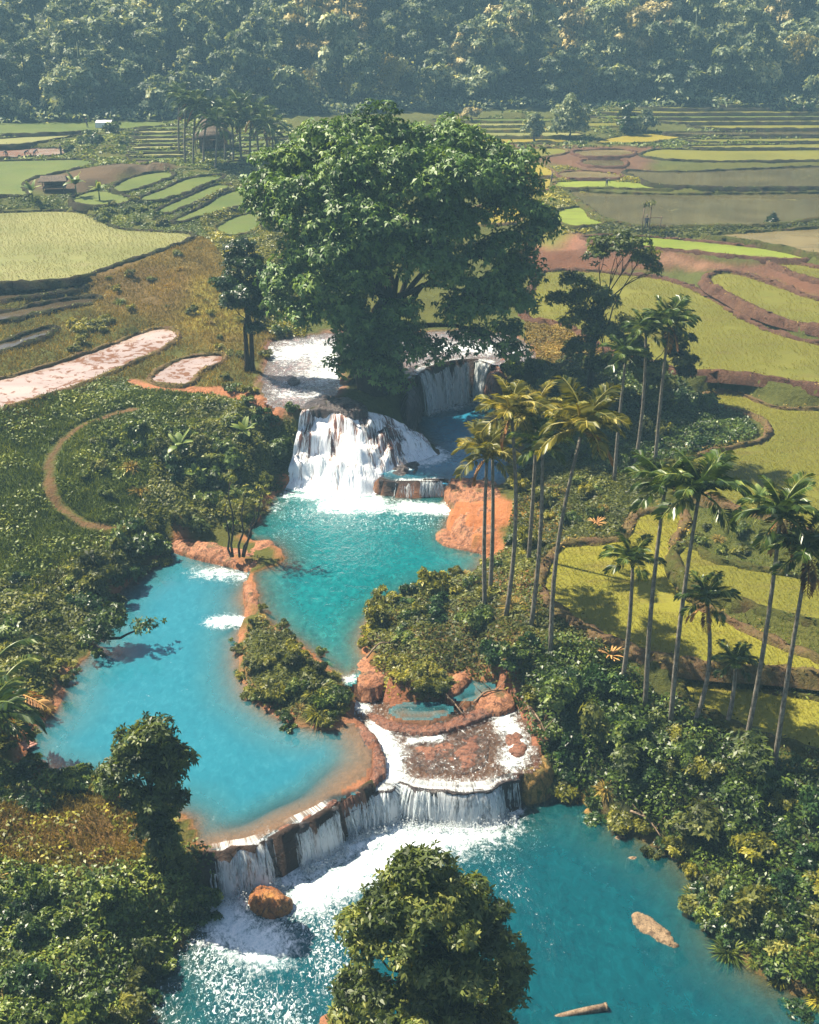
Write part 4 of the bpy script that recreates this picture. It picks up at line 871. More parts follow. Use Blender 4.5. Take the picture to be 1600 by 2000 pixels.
# the broad cascade below the great tree
CT = [(592, 806, 8.55), (630, 798, 8.6), (670, 800, 8.5), (715, 806, 8.1), (760, 818, 7.4), (800, 838, 6.6)]
CB = [(556, 958, 3.2), (600, 970, 3.2), (650, 976, 3.2), (705, 976, 3.2), (742, 962, 3.4), (772, 918, 4.55), (815, 905, 4.55), (856, 890, 4.55)]
ct = resample(spline([un(*q) for q in CT], 5, False), 90); cb = resample(spline([un(*q) for q in CB], 5, False), 90)
KK = 56; V = []; UV = []; FO = []
sx = np.linspace(0, 1, 90)
for k in range(KK + 1):
    t = k / KK
    xy = ct[:, :2] * (1 - t) + cb[:, :2] * t
    steps = 0.25 * t + 0.75 * (np.floor(t * 3.4 + 0.5 * np.sin(sx * 9)) + sstep(0.55, 1.0, (t * 3.4 + 0.5 * np.sin(sx * 9)) % 1)) / 3.4
    prof = np.clip(0.3 * t ** 1.3 + 0.7 * steps, 0, 1) * (1 - t ** 6) + t ** 6
    z = ct[:, 2] * (1 - prof) + cb[:, 2] * prof
    lump = (1.9 * fbm(xy[:, 0], xy[:, 1], 2.2, 91) + 0.9 * fbm(xy[:, 0], xy[:, 1], 0.8, 92)) * math.sin(math.pi * min(1, t * 1.02 + .02)) ** .6
    V.append(np.c_[xy, z + lump + 0.1]); UV.append(np.c_[sx, np.full(90, t)])
    FO.append(0.50 + 0.22 * sstep(.3, .95, t) + 0.20 * np.sin(sx * 14 + 2) ** 2 - 0.30 * np.exp(-((sx - .68) / .1) ** 2) * (t > .35))
V = np.concatenate(V); UV = np.concatenate(UV); FO = np.concatenate(FO)
i3 = np.arange(len(V)).reshape(KK + 1, 90)
F = np.stack([i3[:-1, :-1], i3[1:, :-1], i3[1:, 1:], i3[:-1, 1:]], -1).reshape(-1, 4)
casc = link('cascade', mesh_np('cascade', V, F, MAT['cascade'], attrs={'foam': FO}, uv=UV, smooth=True), kind='structure', label='broad foaming cascade tumbling over red rock below the great tree')
CV = V.reshape(KK + 1, 90, 3); out = []
for _ in range(90):
    a = rngw.uniform(0.02, 0.98); t0 = rngw.uniform(0.1, 0.9); t1 = min(1, t0 + rngw.uniform(0.08, 0.35)); col_ = int(a * 89)
    kk = np.linspace(t0 * KK, t1 * KK, 7); wob = np.clip(col_ + rngw.normal(size=7).cumsum() * 0.35, 0, 88.9)
    pts = np.stack([CV[int(q), int(c2)] * (1 - c2 % 1) + CV[int(q), int(c2) + 1] * (c2 % 1) for q, c2 in zip(kk, wob)])
    pts[:, 2] += 0.05; pts[:, 1] -= 0.04
    out.append(tube(pts, rngw.uniform(.01, .035) * np.array([.3, .8, 1, 1, 1, .8, .4]), 4, False))
V, F, _ = join(out); link('falling_water', mesh_np('falling_water', V, F, MAT['fall'], smooth=True), casc, kind='stuff')
# ------------------------------------------------------------------ travertine and rocks
def slab(name, px, z, hgt, mat, label, cat, step=0.16, edge=0.5, rough=0.35, seed=1, tilt=(0, 0), kind=None, group=None, wob=.22):
    w = wpoly(px, z, 5); step = step * .7; x = np.arange(w[:, 0].min() - .3, w[:, 0].max() + .3, step); y = np.arange(w[:, 1].min() - .3, w[:, 1].max() + .3, step)
    xx, yy = np.meshgrid(x, y); d = dline(xx, yy, w, True); d = np.where(pip(xx, yy, w), d, -d) + wob * fbm(xx, yy, .8 if wob < .3 else 1.5, seed)
    c = w.mean(0); rd = np.abs(fbm(xx, yy, 1.1, seed + 5)) * 2
    hh = hgt * (1 - np.exp(-np.clip(d + .12, 0, 9) / edge)) + rough * (fbm(xx, yy, 1.4, seed + 1) + 0.5 * fbm(xx, yy, .45, seed + 2)) * sstep(-.1, .5, d) + tilt[0] * (xx - c[0]) + tilt[1] * (yy - c[1])
    hh = hh - .28 * rough * np.clip(.25 - rd, 0, 1) * 4; ly = .22; q_ = hh / ly; hh = ly * (np.floor(q_) + sstep(.35, .9, q_ % 1)) * .65 + hh * .35 + .05 * fbm(xx, yy, .3, seed + 6)
    zz = z + hh - 0.8 * (d < 0.0)
    i2 = np.arange(xx.size).reshape(xx.shape); ok = d > -0.25; okf = ok[:-1, :-1] & ok[:-1, 1:] & ok[1:, 1:] & ok[1:, :-1]
    F = np.stack([i2[:-1, :-1], i2[:-1, 1:], i2[1:, 1:], i2[1:, :-1]], -1)[okf]
    use = np.unique(F); re = np.full(xx.size, -1); re[use] = np.arange(len(use))
    V = np.c_[xx.ravel(), yy.ravel(), zz.ravel()][use]; o = V.mean(0); o[2] = z
    return link(name, mesh_np(name, V - o, re[F], MAT[mat], smooth=True), None, o, label, cat, group, kind)
slab('travertine_rock', [(866, 958), (900, 955), (960, 962), (1000, 985), (1005, 1030), (990, 1075), (948, 1082), (905, 1070), (878, 1045), (886, 1010), (872, 985)], 3.4, 1.5, 'orange_rock', 'large smooth orange rock shelf beside the turquoise pool below the palms', 'rock', edge=.6, rough=.55, tilt=(.05, .04))
slab('travertine_rock', [(850, 1045), (868, 1035), (890, 1045), (930, 1075), (948, 1085), (900, 1074), (862, 1066)], 3.4, .35, 'orange_rock', 'low orange ledge at the waterline below the large orange rock shelf', 'rock', edge=.3, seed=7)
slab('travertine_rock', [(324, 1066), (372, 1058), (430, 1070), (470, 1078), (500, 1062), (535, 1062), (550, 1080), (548, 1096), (500, 1118), (468, 1110), (400, 1096), (352, 1082)], 2.9, .75, 'orange_rock', 'long low reddish rock bar between the two blue pools with a thin tree on it', 'rock', edge=.5, rough=.4, seed=11)
slab('travertine_rock', [(474, 1146), (490, 1142), (505, 1160), (512, 1190), (500, 1200), (482, 1188)], 3.0, .75, 'orange_rock', 'narrow red rock between the pools just above the grassy islet', 'rock', edge=.35, seed=15)
slab('travertine_dam', [(718, 1396), (742, 1400), (775, 1414), (830, 1418), (890, 1404), (950, 1384), (985, 1378), (988, 1392), (950, 1404), (900, 1424), (840, 1438), (775, 1432), (738, 1420)], 2.35, .40, 'wet_rock', 'curved dark red rock dam arching across the wet shelf', 'rock', edge=.3, rough=.35, seed=21)
slab('travertine_rock', [(684, 1400), (714, 1414), (742, 1448), (754, 1490), (732, 1540), (694, 1562), (656, 1584), (640, 1574), (688, 1545), (710, 1528), (724, 1485), (708, 1442)], 2.70, .24, 'wet_rock', 'red-brown rim rock between the blue pool and the white chute of the shelf', 'rock', edge=.35, rough=.5, seed=121, wob=.75)
slab('travertine_rock', [(500, 1640), (560, 1610), (615, 1586), (655, 1564), (664, 1576), (618, 1602), (562, 1630), (506, 1656)], 2.68, .24, 'wet_rock', 'dark red-brown crest rock along the lip of the blue pool', 'rock', edge=.25, rough=.55, seed=124, wob=.9)
slab('travertine_rock', [(800, 1452), (860, 1440), (930, 1432), (960, 1450), (945, 1500), (880, 1515), (820, 1500)], 2.27, .14, 'wet_rock', 'broad wet red rock hump in the middle of the lower shelf', 'rock', edge=.6, rough=.22, seed=25)
slab('travertine_rock', [(1020, 1440), (1048, 1436), (1080, 1470), (1085, 1520), (1060, 1550), (1015, 1548), (1005, 1530), (1040, 1500), (1035, 1470)], 1.2, 1.35, 'moss_rock', 'ochre rock nose curling round the right end of the lower falls', 'rock', edge=.45, rough=.45, seed=31)
slab('travertine_rock', [(985, 1440), (1010, 1432), (1030, 1450), (1025, 1478), (1000, 1480)], 2.28, .25, 'wet_rock', 'round red rock in the white rapids at the right end of the shelf', 'rock', edge=.3, seed=35)
slab('travertine_rock', [(690, 1300), (735, 1268), (775, 1280), (770, 1320), (730, 1345), (695, 1340)], 3.2, .28, 'orange_rock', 'pale orange rock bank at the outlet of the middle pool', 'rock', edge=.5, rough=.4, seed=38)
slab('travertine_rock', [(880, 1330), (905, 1300), (930, 1310), (915, 1340), (890, 1362), (870, 1360)], 2.85, .6, 'orange_rock', 'orange rock beside the small blue pond under the bushes', 'rock', edge=.4, seed=41)
slab('travertine_rock', [(930, 1362), (985, 1345), (1010, 1380), (980, 1395), (935, 1390)], 2.5, .5, 'orange_rock', 'flat orange rock apron right of the small blue pond', 'rock', edge=.4, seed=44)
slab('travertine_rock', [(742, 935), (762, 912), (800, 895), (826, 897), (848, 925), (850, 940), (815, 965), (770, 965)], 3.4, 1.35, 'cliff', 'dark wet boulder at the foot of the cascade', 'rock', edge=.55, rough=.5, seed=51)
slab('travertine_rock', [(596, 790), (640, 775), (690, 782), (720, 800), (690, 808), (640, 804), (600, 806)], 8.55, .45, 'cliff', 'dark rock lip where the river bends into the cascade', 'rock', edge=.4, rough=.4, seed=55)
slab('travertine_rock', [(770, 760), (805, 738), (825, 755), (820, 800), (800, 830), (780, 815)], 6.0, 2.4, 'cliff', 'dark cliff buttress between the tall fall and the cascade', 'rock', edge=.6, rough=.8, seed=58)
slab('travertine_rock', [(955, 705), (985, 700), (1020, 715), (1000, 745), (960, 760), (948, 735)], 7.2, 1.5, 'wet_rock', 'brown rock shoulder at the right end of the tall fall', 'rock', edge=.6, rough=.7, seed=61)
slab('travertine_rock', [(562, 744), (576, 739), (588, 748), (576, 756), (564, 754)], 8.6, .4, 'cliff', 'small dark stone alone in the white river', 'rock', edge=.25, seed=64)
slab('travertine_rock', [(1228, 1792), (1245, 1782), (1280, 1800), (1312, 1830), (1330, 1852), (1308, 1856), (1268, 1836), (1236, 1812)], Z_LOW - .12, .42, 'tan_rock', 'long tan rock just breaking the surface of the lower pool', 'rock', edge=.35, rough=.3, seed=67)
slab('travertine_rock', [(485, 1762), (505, 1745), (540, 1745), (572, 1770), (560, 1790), (530, 1800), (495, 1785)], Z_LOW - .1, 1.05, 'boulder', 'orange boulder in the foam below the lower falls', 'rock', step=.1, edge=.35, rough=.45, seed=70)
slab('travertine_rock', [(648, 1290 + 690), (690, 1975), (720, 2010), (640, 2030), (620, 2000)], Z_LOW - .1, .4, 'orange_rock', 'orange stone at the waterline left of the foreground tree', 'rock', edge=.3, seed=73)
for k, (a, b, s_, t) in enumerate([(1210, 1640, 14, 'pale stone under water closest to the right bank bushes'), (1235, 1680, 12, 'small tan stone awash beside the ochre shore'), (1320, 1678, 16, 'tan stone at the foot of the right bank bushes'), (1385, 1790, 16, 'ochre stone on the shore beside the dark right bank bushes'), (1430, 1850, 20, 'larger ochre stone low on the right shore'), (1200, 1602, 16, 'mossy yellow stone on the shore by the bushes below the shelf'), (1150, 1590, 12, 'low mossy stone at the corner of the lower pool'), (1490, 1902, 16, 'tan stone lowest on the right shore')]):
    slab('shore_stone', [(a - s_, b), (a, b - s_ * .6), (a + s_, b), (a + s_ * .4, b + s_ * .6), (a - s_ * .6, b + s_ * .5)], Z_LOW - .2, .35, 'moss_rock' if k in (5, 6) else 'tan_rock', t, 'stone', step=.1, edge=.25, rough=.3, seed=80 + k * 3, group='stones along the right shore')

# driftwood caught on the rocks
for i, (pts, lab) in enumerate([([(1030, 1395), (1050, 1425), (1072, 1460)], 'bent grey driftwood branch leaning on the ochre rock nose'), ([(868, 1372), (884, 1392), (905, 1410)], 'thin driftwood stick lying across the curved rock dam'), ([(716, 1300), (742, 1278), (770, 1272)], 'pale driftwood on the orange outlet bank'), ([(925, 1388), (950, 1372), (985, 1362)], 'driftwood stick on the flat orange apron'), ([(1230, 1600), (1262, 1622), (1290, 1650)], 'bare twig bundle drooping over the right shore')]):
    P = np.array([hit(a, b) for a, b in pts]); P[:, 2] += np.array([.55, .8, .5]); tb = [tube(spline(P - P[0], 4, False), np.linspace(.075, .03, 9), 6)]
    for k in (3, 5, 6):
        q = spline(P - P[0], 4, False)[k]; tb.append(tube(np.array([q, q + np.array([.3 * (-1) ** k, .2, .25]), q + np.array([.55 * (-1) ** k, .3, .55])]), [.035, .025, .012], 5))
    V, F, _ = join(tb); link('driftwood', mesh_np('driftwood', V, F, MAT['wood'], smooth=True), None, P[0], lab, 'driftwood')

# floating log
q = un(1130, 1975, Z_LOW + .08); q2 = un(1185, 1966, Z_LOW + .12)
d_ = unit(q2 - q); P = np.array([q - d_ * 1.1, q - d_ * .4, q + d_ * .3, q2]); P[:, 2] = np.array((-.12, -.02, .06, .12)) + Z_LOW
lg = link('floating_log', mesh_np('floating_log', *tube(P - q, [.12, .14, .15, .16], 10), MAT['wood'], smooth=True), None, q, 'pale cut log half sunk at the bottom of the lower pool', 'log')
link('log_end', mesh_np('log_end', *tube(np.array([q2 - q - d_ * .08, q2 - q + d_ * .015]), [.185, .185], 10), MAT['wood']), lg)

# ------------------------------------------------------------------ trees
def px_m(Y, z=5):
    return FPX / math.hypot(Y, CAMH - z)
def limb_path(a, b, rng, sag=0.15, n=7):
    t = np.linspace(0, 1, n)[:, None]; m = np.array(a) * (1 - t) + np.array(b) * t
    L_ = np.linalg.norm(np.array(b) - np.array(a)); m[:, 2] += sag * L_ * np.sin(np.pi * t[:, 0])
    m[1:-1] += rng.normal(size=(n - 2, 3)) * L_ * 0.025; return m
def tree_px(name, label, base_px, lobes, leaf, mat, nleaf, sub, seed, trunk_r, base=None, per=3.0, low=.25, trunks=((0, 0),), top_frac=.45, group=None, limbs=True, droop=.25, aspect=.45, vines=0, inner=.55, bark='bark', spread=.38, whorl=6, lr=.86, limb_every=1):
    """a tree whose crown lobes are given as (photo x, photo y, radius px, metres nearer(-)/further(+))"""
    rng = np.random.default_rng(seed)
    b = hit(*base_px) if base is None else np.array(base, float); Y = b[1]
    root = thing(name, label, 'tree', b, group)
    LB = []
    for (x, y, r, dy) in lobes:
        c = at_y(x, y, Y + dy) - b; rm = lr * r / (FPX / np.linalg.norm(c + b - [0, 0, CAMH])); LB.append((c[0], c[1], c[2], rm, rm, rm * .9))
    cl = clumps_on(LB, per * 1.7, sub, rng, .6)
    V, F, t = foliage(cl, int(nleaf * 1.4), leaf, rng, aspect, droop, low, spread, inner, whorl)
    link('crown', mesh_np('crown', V, F, MAT[mat], fattrs={'tone': t}), root)
    C = np.array([l[:3] for l in LB]); top = np.average(C, axis=0) * np.array([.7, .7, 0]) + np.array([0, 0, C[:, 2].mean() * top_frac + C[:, 2].min() * .2])
    tp = []
    for (ox, oy) in trunks:
        n = 7; s_ = np.linspace(0, 1, n)[:, None]; p = np.array([ox, oy, -.5]) * (1 - s_) + (top + np.array([ox, oy, 0]) * .4) * s_
        p[1:-1, :2] += rng.normal(size=(n - 2, 2)) * trunk_r * .4
        tp.append(tube(p, trunk_r * np.array([1.6, 1.15, 1, .9, .82, .74, .62]), 9, True))
    V, F, _ = join(tp); link('trunk', mesh_np('trunk', V, F, MAT[bark], smooth=True), root)
    if limbs:
        for l in LB[::limb_every]:
            c = np.array(l[:3]); s0 = top * np.array([1, 1, rng.uniform(.62, 1.0)])
            L_ = np.linalg.norm(c - s0)
            if L_ < trunk_r * 2:
                continue
            pth = limb_path(s0, c, rng, .12); V, F = tube(pth, trunk_r * np.linspace(.30, .07, 7), 6, False)
            br = [(V, F)]
            for _ in range(3):
                k = rng.integers(3, 6); e = c + unit(rng.normal(size=3)) * l[3] * .8
                br.append(tube(limb_path(pth[k], e, rng, .1, 5), trunk_r * np.linspace(.16, .05, 5), 4, False))
            V, F, _ = join(br); link('limb', mesh_np('limb', V, F, MAT[bark], smooth=True), root)
    return root
FIG = [(650, 268, 62, 1), (700, 250, 55, 2), (760, 252, 58, 1), (815, 275, 60, 2), (870, 290, 70, 2), (940, 300, 62, 1), (985, 335, 55, 0), (620, 315, 60, 0),
       (700, 320, 75, -3), (780, 335, 70, -4), (850, 365, 75, -4), (925, 365, 70, -3), (1000, 395, 58, -1), (1045, 420, 38, 0), (1062, 440, 22, 0), (1030, 470, 42, 0),
       (560, 330, 48, 1), (530, 365, 45, 0), (512, 405, 34, 0), (548, 425, 50, -1), (590, 385, 55, -3), (620, 450, 62, -4), (690, 425, 70, -5), (755, 440, 62, -6), (660, 505, 66, -5), (585, 490, 50, -2), (560, 545, 46, -1), (548, 600, 36, -1), (720, 545, 58, -5), (830, 455, 42, -6),
       (890, 470, 44, -5), (880, 545, 60, -5), (950, 500, 34, -3), (985, 480, 40, -3), (1015, 540, 48, -1), (1020, 600, 42, -1), (960, 590, 66, -4), (900, 620, 55, -4), (985, 655, 34, -2), (930, 665, 36, -3), (1000, 690, 20, -2),
       (620, 570, 60, -4), (600, 620, 44, -3), (670, 620, 58, -4), (720, 650, 55, -4), (780, 615, 50, -5), (780, 670, 52, -4), (690, 680, 44, -3), (745, 715, 44, -3.5), (765, 745, 26, -3.5), (672, 715, 24, -2), (850, 690, 26, -3),
       (700, 300, 75, 6), (820, 330, 85, 8), (900, 380, 70, 8), (620, 400, 75, 6), (720, 400, 80, 7), (600, 520, 60, 4), (680, 580, 60, 3)]
FIG += [(850, 420, 60, -4), (800, 500, 62, -5), (850, 505, 58, -5), (740, 490, 60, -5.5), (905, 430, 50, -3), (700, 480, 55, -5)]
FIG = [(x, y + (12 if y < 330 else 0), r * [1.05, .82, .95, .75, 1.1, .88][i % 6], d) for i, (x, y, r, d) in enumerate(FIG)]
b = un(735, 742, 9.0)
great = tree_px('great_fig_tree', 'enormous dark green spreading tree standing on the rock between river and waterfalls', None, FIG, .46, 'fig', 100000, 1.3, 41, .95, base=b, per=2.3, low=.3, trunks=((0, 0), (.9, -.3), (-.8, .2), (.3, .9), (-.3, -.8)), top_frac=.62, droop=.6, aspect=.42, inner=.45, lr=.88, limb_every=4)
rng = np.random.default_rng(5); rt = []
for k in range(26):      # buttress and hanging roots round the foot
    a = rng.uniform(0, 2 * np.pi); r0, r1 = rng.uniform(.6, 1.3), rng.uniform(1.6, 3.2)
    rt.append(tube(np.array([(math.cos(a) * r0, math.sin(a) * r0, rng.uniform(1.5, 4)), (math.cos(a) * (r0 + .5), math.sin(a) * (r0 + .5), .9), (math.cos(a) * r1, math.sin(a) * r1, -.5)]), [.10, .18, .14], 5, False))
V, F, _ = join(rt); link('root', mesh_np('root', V, F, MAT['bark'], smooth=True), great, kind='stuff')

tree_px('round_tree', 'small round-headed dark tree on two thin trunks left of the great tree', (488, 725), [(485, 525, 46, 0), (450, 555, 34, .5), (522, 560, 38, 0), (480, 585, 44, -1), (505, 612, 30, -.5), (455, 600, 30, 0), (470, 500, 30, 0), (500, 640, 18, 0)], .34, 'dark', 9000, .62, 42, .22, trunks=((-.35, 0), (.3, .1)), top_frac=.75)
tree_px('loose_tree', 'tall loose-crowned tree with separate leafy heads above the palms on the right', (1150, 770), [(1215, 488, 40, 0), (1180, 498, 34, 0), (1258, 505, 30, 0), (1280, 528, 16, 0), (1240, 478, 26, 0), (1130, 560, 42, 0), (1090, 590, 24, 0), (1165, 575, 40, -.5), (1190, 610, 40, 0), (1140, 625, 40, -1), (1120, 590, 30, 0), (1170, 660, 44, -1), (1205, 650, 32, 0), (1130, 690, 40, -1), (1175, 715, 40, -.5), (1105, 740, 34, -1)], .36, 'fore', 11000, .6, 43, .26, top_frac=.9, inner=.5)
tree_px('slim_tree', 'slim leafy tree behind the three palms beside the olive paddy', (1245, 800), [(1245, 640, 30, 0), (1232, 690, 34, 0), (1258, 720, 32, 0), (1330, 655, 24, 1), (1322, 700, 30, 1), (1335, 725, 18, 1), (1275, 745, 24, 0)], .34, 'olive', 8000, .6, 44, .16, top_frac=.8)
tree_px('foreground_tree', 'dense bushy tree rising from the bottom edge in front of the lower pool', None, [(815, 1705, 62, 0), (770, 1740, 55, 0), (865, 1735, 60, 0), (735, 1790, 60, -.3), (800, 1800, 75, -1.2), (880, 1800, 72, -1), (935, 1790, 50, 0), (720, 1860, 58, -.3), (960, 1850, 55, 0), (800, 1890, 85, -1.6), (900, 1890, 80, -1.4), (1000, 1905, 40, 0), (985, 1950, 45, 0), (700, 1930, 55, 0), (760, 1970, 80, -1.2), (860, 1980, 90, -1.6), (950, 2010, 60, -.5), (690, 2010, 50, 0), (820, 2080, 90, 0), (915, 2090, 80, 0), (925, 1750, 35, 0.3), (690, 1800, 26, .3), (810, 1690, 40, .3)], .30, 'fore', 36000, .48, 45, .32, base=(.9, 32.4, 1.0), per=6, top_frac=.7, droop=.3, spread=.45, inner=.45, whorl=7, lr=.72, aspect=.36)
tree_px('bushy_tree', 'bushy broad-leaved tree leaning over the lower left of the blue pool', (300, 1650), [(300, 1432, 40, 0), (260, 1455, 34, 0), (335, 1465, 36, 0), (285, 1490, 52, -.3), (340, 1510, 34, 0), (240, 1490, 22, 0), (222, 1510, 16, 0), (290, 1545, 52, -.4), (330, 1560, 36, 0), (265, 1575, 40, -.2), (305, 1605, 48, -.2), (355, 1480, 20, 0)], .30, 'fore', 9000, .55, 46, .16, per=5, top_frac=.7, aspect=.4, spread=.5, inner=.35)
# the thin crooked tree on the rock bar
b = un(468, 1092, 3.5); root = thing('thin_tree', 'thin crooked sapling with sparse leaves on the red rock bar between pools', 'tree', b)
rng = np.random.default_rng(9); tr = []; bl = []
for (x, y, xs) in [(450, 940, 455), (520, 945, 476), (480, 960, 468), (440, 990, 452), (500, 985, 474)]:
    e = at_y(x, y, b[1] + .5) - b; s0 = at_y(xs, 1088, b[1]) - b
    tr.append(tube(limb_path(s0, e, rng, .0, 6), np.linspace(.10, .03, 6), 5)); bl += [(e[0] + rng.normal() * .4, e[1] + rng.normal() * .4, e[2] + rng.normal() * .3, .5, .5, .35) for _ in range(4)]
V, F, _ = join(tr); link('trunk', mesh_np('trunk', V, F, MAT['bark'], smooth=True), root)
V, F, t = foliage(bl, 700, .24, rng, .4, .4); link('crown', mesh_np('crown', V, F, MAT['olive'], fattrs={'tone': t}), root)

# trees standing alone among the far fields
for (lab, bp, lobes, mat, nm, n, sb) in [
    ('tall bushy tree, largest of the clump in the far right fields', (1112, 272), [(1115, 205, 20, 0), (1100, 225, 24, 0), (1130, 222, 22, 0), (1112, 245, 32, 0), (1095, 255, 22, 0), (1135, 250, 20, 0)], 'forest', 'field_tree', 4200, .7),
    ('narrow bluish tree left of the largest field tree', (1043, 276), [(1043, 232, 14, 0), (1040, 250, 18, 0), (1048, 262, 16, 0)], 'forest', 'field_tree', 1700, .6),
    ('slender dark column-shaped tree in the far right fields', (1225, 263), [(1225, 210, 13, 0), (1222, 228, 17, 0), (1226, 245, 18, 0), (1218, 255, 14, 0)], 'dark', 'field_tree', 2000, .6),
    ('low round dark tree right of the column-shaped tree', (1262, 260), [(1262, 232, 18, 0), (1252, 245, 16, 0), (1275, 245, 18, 0)], 'forest', 'field_tree', 1700, .6),
    ('dark bush standing on the uppermost right terraces', (1568, 218), [(1560, 211, 10, 0), (1578, 209, 10, 0), (1550, 215, 6, 0)], 'dark', 'field_tree', 900, .5),
    ('pale feathery tree at the foot of the hill behind the great tree', (925, 236), [(915, 218, 12, 0), (930, 222, 12, 0), (905, 228, 9, 0)], 'pale', 'field_tree', 900, .5)]:
    tree_px(nm, lab, bp, lobes, .5, mat, n, sb, hash(lab) % 1000 if False else len(lab) * 7, .2, group='lone trees in the far fields', per=3, limbs=False)

# ------------------------------------------------------------------ palms
def frond_mesh(name, L_, e0, e1, mat, nl, seed, lw=.075, ll=.62, fold=.5):
    rng = np.random.default_rng(seed); n = 12; s_ = np.linspace(0, 1, n); e = e0 + (e1 - e0) * s_ ** 1.2
    dx = np.cos(e) * L_ / (n - 1); dz = np.sin(e) * L_ / (n - 1); x = np.r_[0, np.cumsum(dx)[:-1]]; z = np.r_[0, np.cumsum(dz)[:-1]]
    P = np.c_[x, np.zeros(n), z]; parts = [tube(P, np.linspace(.035, .010, n), 4, False) + (np.full((n - 1) * 4, .8),)]
    V = []; T_ = []
    for sg in (-1, 1):
        for k in range(nl):
            u = .14 + .84 * k / (nl - 1) + rng.normal() * .01; u = min(u, .99)
            p = np.array([np.interp(u, s_, x), 0, np.interp(u, s_, z)]); ee = np.interp(u, s_, e); tg = np.array([math.cos(ee), 0, math.sin(ee)]); up = np.array([-math.sin(ee), 0, math.cos(ee)])
            fw = .35 + .55 * u; l = ll * (0.55 + 1.6 * u * (1 - u) + .1 * rng.normal()) * (1 if u < .9 else .8)
            d = unit(tg * fw + np.array([0, sg, 0]) * (1.0 - .35 * u) + up * (.45 - .15 * u) * fold); d2 = unit(d + np.array([0, 0, -.55]))
            sd = unit(np.cross(d, np.array([0, sg, .15]) + tg)); w_ = lw * (1 - .3 * u)
            a, m_, t_ = p, p + d * l * .55, p + d * l * .55 + d2 * l * .45
            V.append([a, m_ + sd * w_, t_, m_ - sd * w_]); T_.append(np.clip(.5 + rng.normal() * .2, 0, 1))
    V = np.array(V).reshape(-1, 3); parts.append((V, np.arange(len(V)).reshape(-1, 4), np.array(T_)))
    V, F, t = join(parts); return mesh_np(name, V, F, MAT[mat], fattrs={'tone': t})
FR = {}
for mt in ('frond_gold', 'frond'):
    FR[mt] = [frond_mesh('frond', 1.0, r[0], r[1], mt, 30, i, .036, .36) for i, r in enumerate([(1.25, .55), (1.0, .0), (.75, -.5), (.45, -.9), (.1, -1.25), (1.1, .3)])]
DEADF = frond_mesh('dead_frond', 1.0, -.9, -1.5, 'dead', 14, 77, .05, .3)
def palm(label, base_px, crown_px, size, mat, seed, nf=13, dead=0, group='slender palms on the right bank', r=.125, cat='palm', base=None, name='palm_tree', shaft=True):
    rng = np.random.default_rng(seed); b = hit(*base_px) if base is None else base
    t = at_y(crown_px[0], crown_px[1], b[1] + rng.normal() * .3) - b
    root = thing(name, label, cat, b, group)
    n = 9; u = np.linspace(0, 1, n)[:, None]; bend = np.array([t[0] * .25, 0, 0]) + rng.normal(size=3) * np.array([.28, .15, 0])
    P = np.array([0, 0, -.4]) * (1 - u) + t * u - bend * np.sin(np.pi * u) * .6
    k = min(len(P) - 2, 7)
    link('trunk', mesh_np('trunk', *tube(P, r * np.linspace(1.25, .72, n), 8), MAT['palm_bark'], smooth=True), root)
    ax = unit(P[-1] - P[-2])
    if shaft:
        link('crownshaft', mesh_np('crownshaft', *tube(np.array([P[-1] - ax * .1, P[-1] + ax * .4 * size / 2, P[-1] + ax * .75 * size / 2]), np.array([.85, 1.0, .5]) * r * 1.0, 8), MAT['crownshaft'], smooth=True), root)
        tip = P[-1] + ax * .62 * size / 2
    else:
        tip = P[-1]
    for i in range(nf + 3):
        v = [0, 5, 1, 1, 2, 2, 3, 2, 3, 3, 4, 3, 4, 2][i % 14]; me = FR[mat][v]
        o = link('frond', me, root, tip - ax * .03 * i * size / 2); o.rotation_euler = (rng.normal() * .12, rng.normal() * .1, i * 2.39996 + rng.normal() * .2)
        s_ = size * 1.0 * rng.uniform(.85, 1.1) * (.8 if v == 0 else 1); o.scale = (s_, s_ * rng.uniform(.9, 1.15), s_)
    for i in range(dead):
        o = link('dead_frond', DEADF, root, tip - ax * .5); o.rotation_euler = (0, rng.normal() * .15, rng.uniform(0, 6.28)); s_ = size * .9; o.scale = (s_, s_, s_)
    return root
palm('golden-crowned palm, leftmost of the group beside the turquoise pool', (948, 1190), (951, 900), 2.25, 'frond_gold', 1, 16, 1)
palm('palm with its trunk close behind the leftmost golden palm', (957, 1162), (962, 880), 1.9, 'frond_gold', 2, 12)
palm('tall golden palm rising third in the group by the turquoise pool', (987, 1206), (1000, 818), 2.3, 'frond_gold', 3, 16, 1)
palm('olive palm with a high crown half hidden among the golden palms', (1032, 1100), (1050, 808), 2.1, 'frond_gold', 4, 14)
palm('shorter palm with a thin spread crown under the other golden palms', (1037, 1222), (1060, 880), 1.9, 'frond', 5, 12)
palm('largest golden palm leaning right, at the right of the pool group', (1076, 1282), (1135, 850), 2.75, 'frond_gold', 6, 17, 2)
palm('leftmost of the three distant palms by the loose tree', (1200, 940), (1222, 706), 2.0, 'frond', 7, 14)
palm('middle of the three distant palms by the loose tree', (1240, 910), (1262, 655), 2.0, 'frond', 8, 14)
palm('rightmost and tallest of the three distant palms by the olive paddy', (1280, 905), (1306, 640), 2.3, 'frond', 9, 16, 2)
palm('short dark palm standing over the round yellow paddy', (1214, 1342), (1236, 1105), 1.75, 'frond', 10, 13)
palm('palm with a broad green crown left of the twin tall palms at the terrace corner', (1261, 1388), (1298, 962), 2.15, 'frond', 11, 14)
palm('tall palm with wide flat crown above the hedge of the paddies', (1310, 1418), (1364, 975), 2.5, 'frond', 12, 15)
palm('medium palm with orange dead leaf bases below its crown', (1350, 1424), (1382, 1180), 1.7, 'frond', 13, 13, 3)
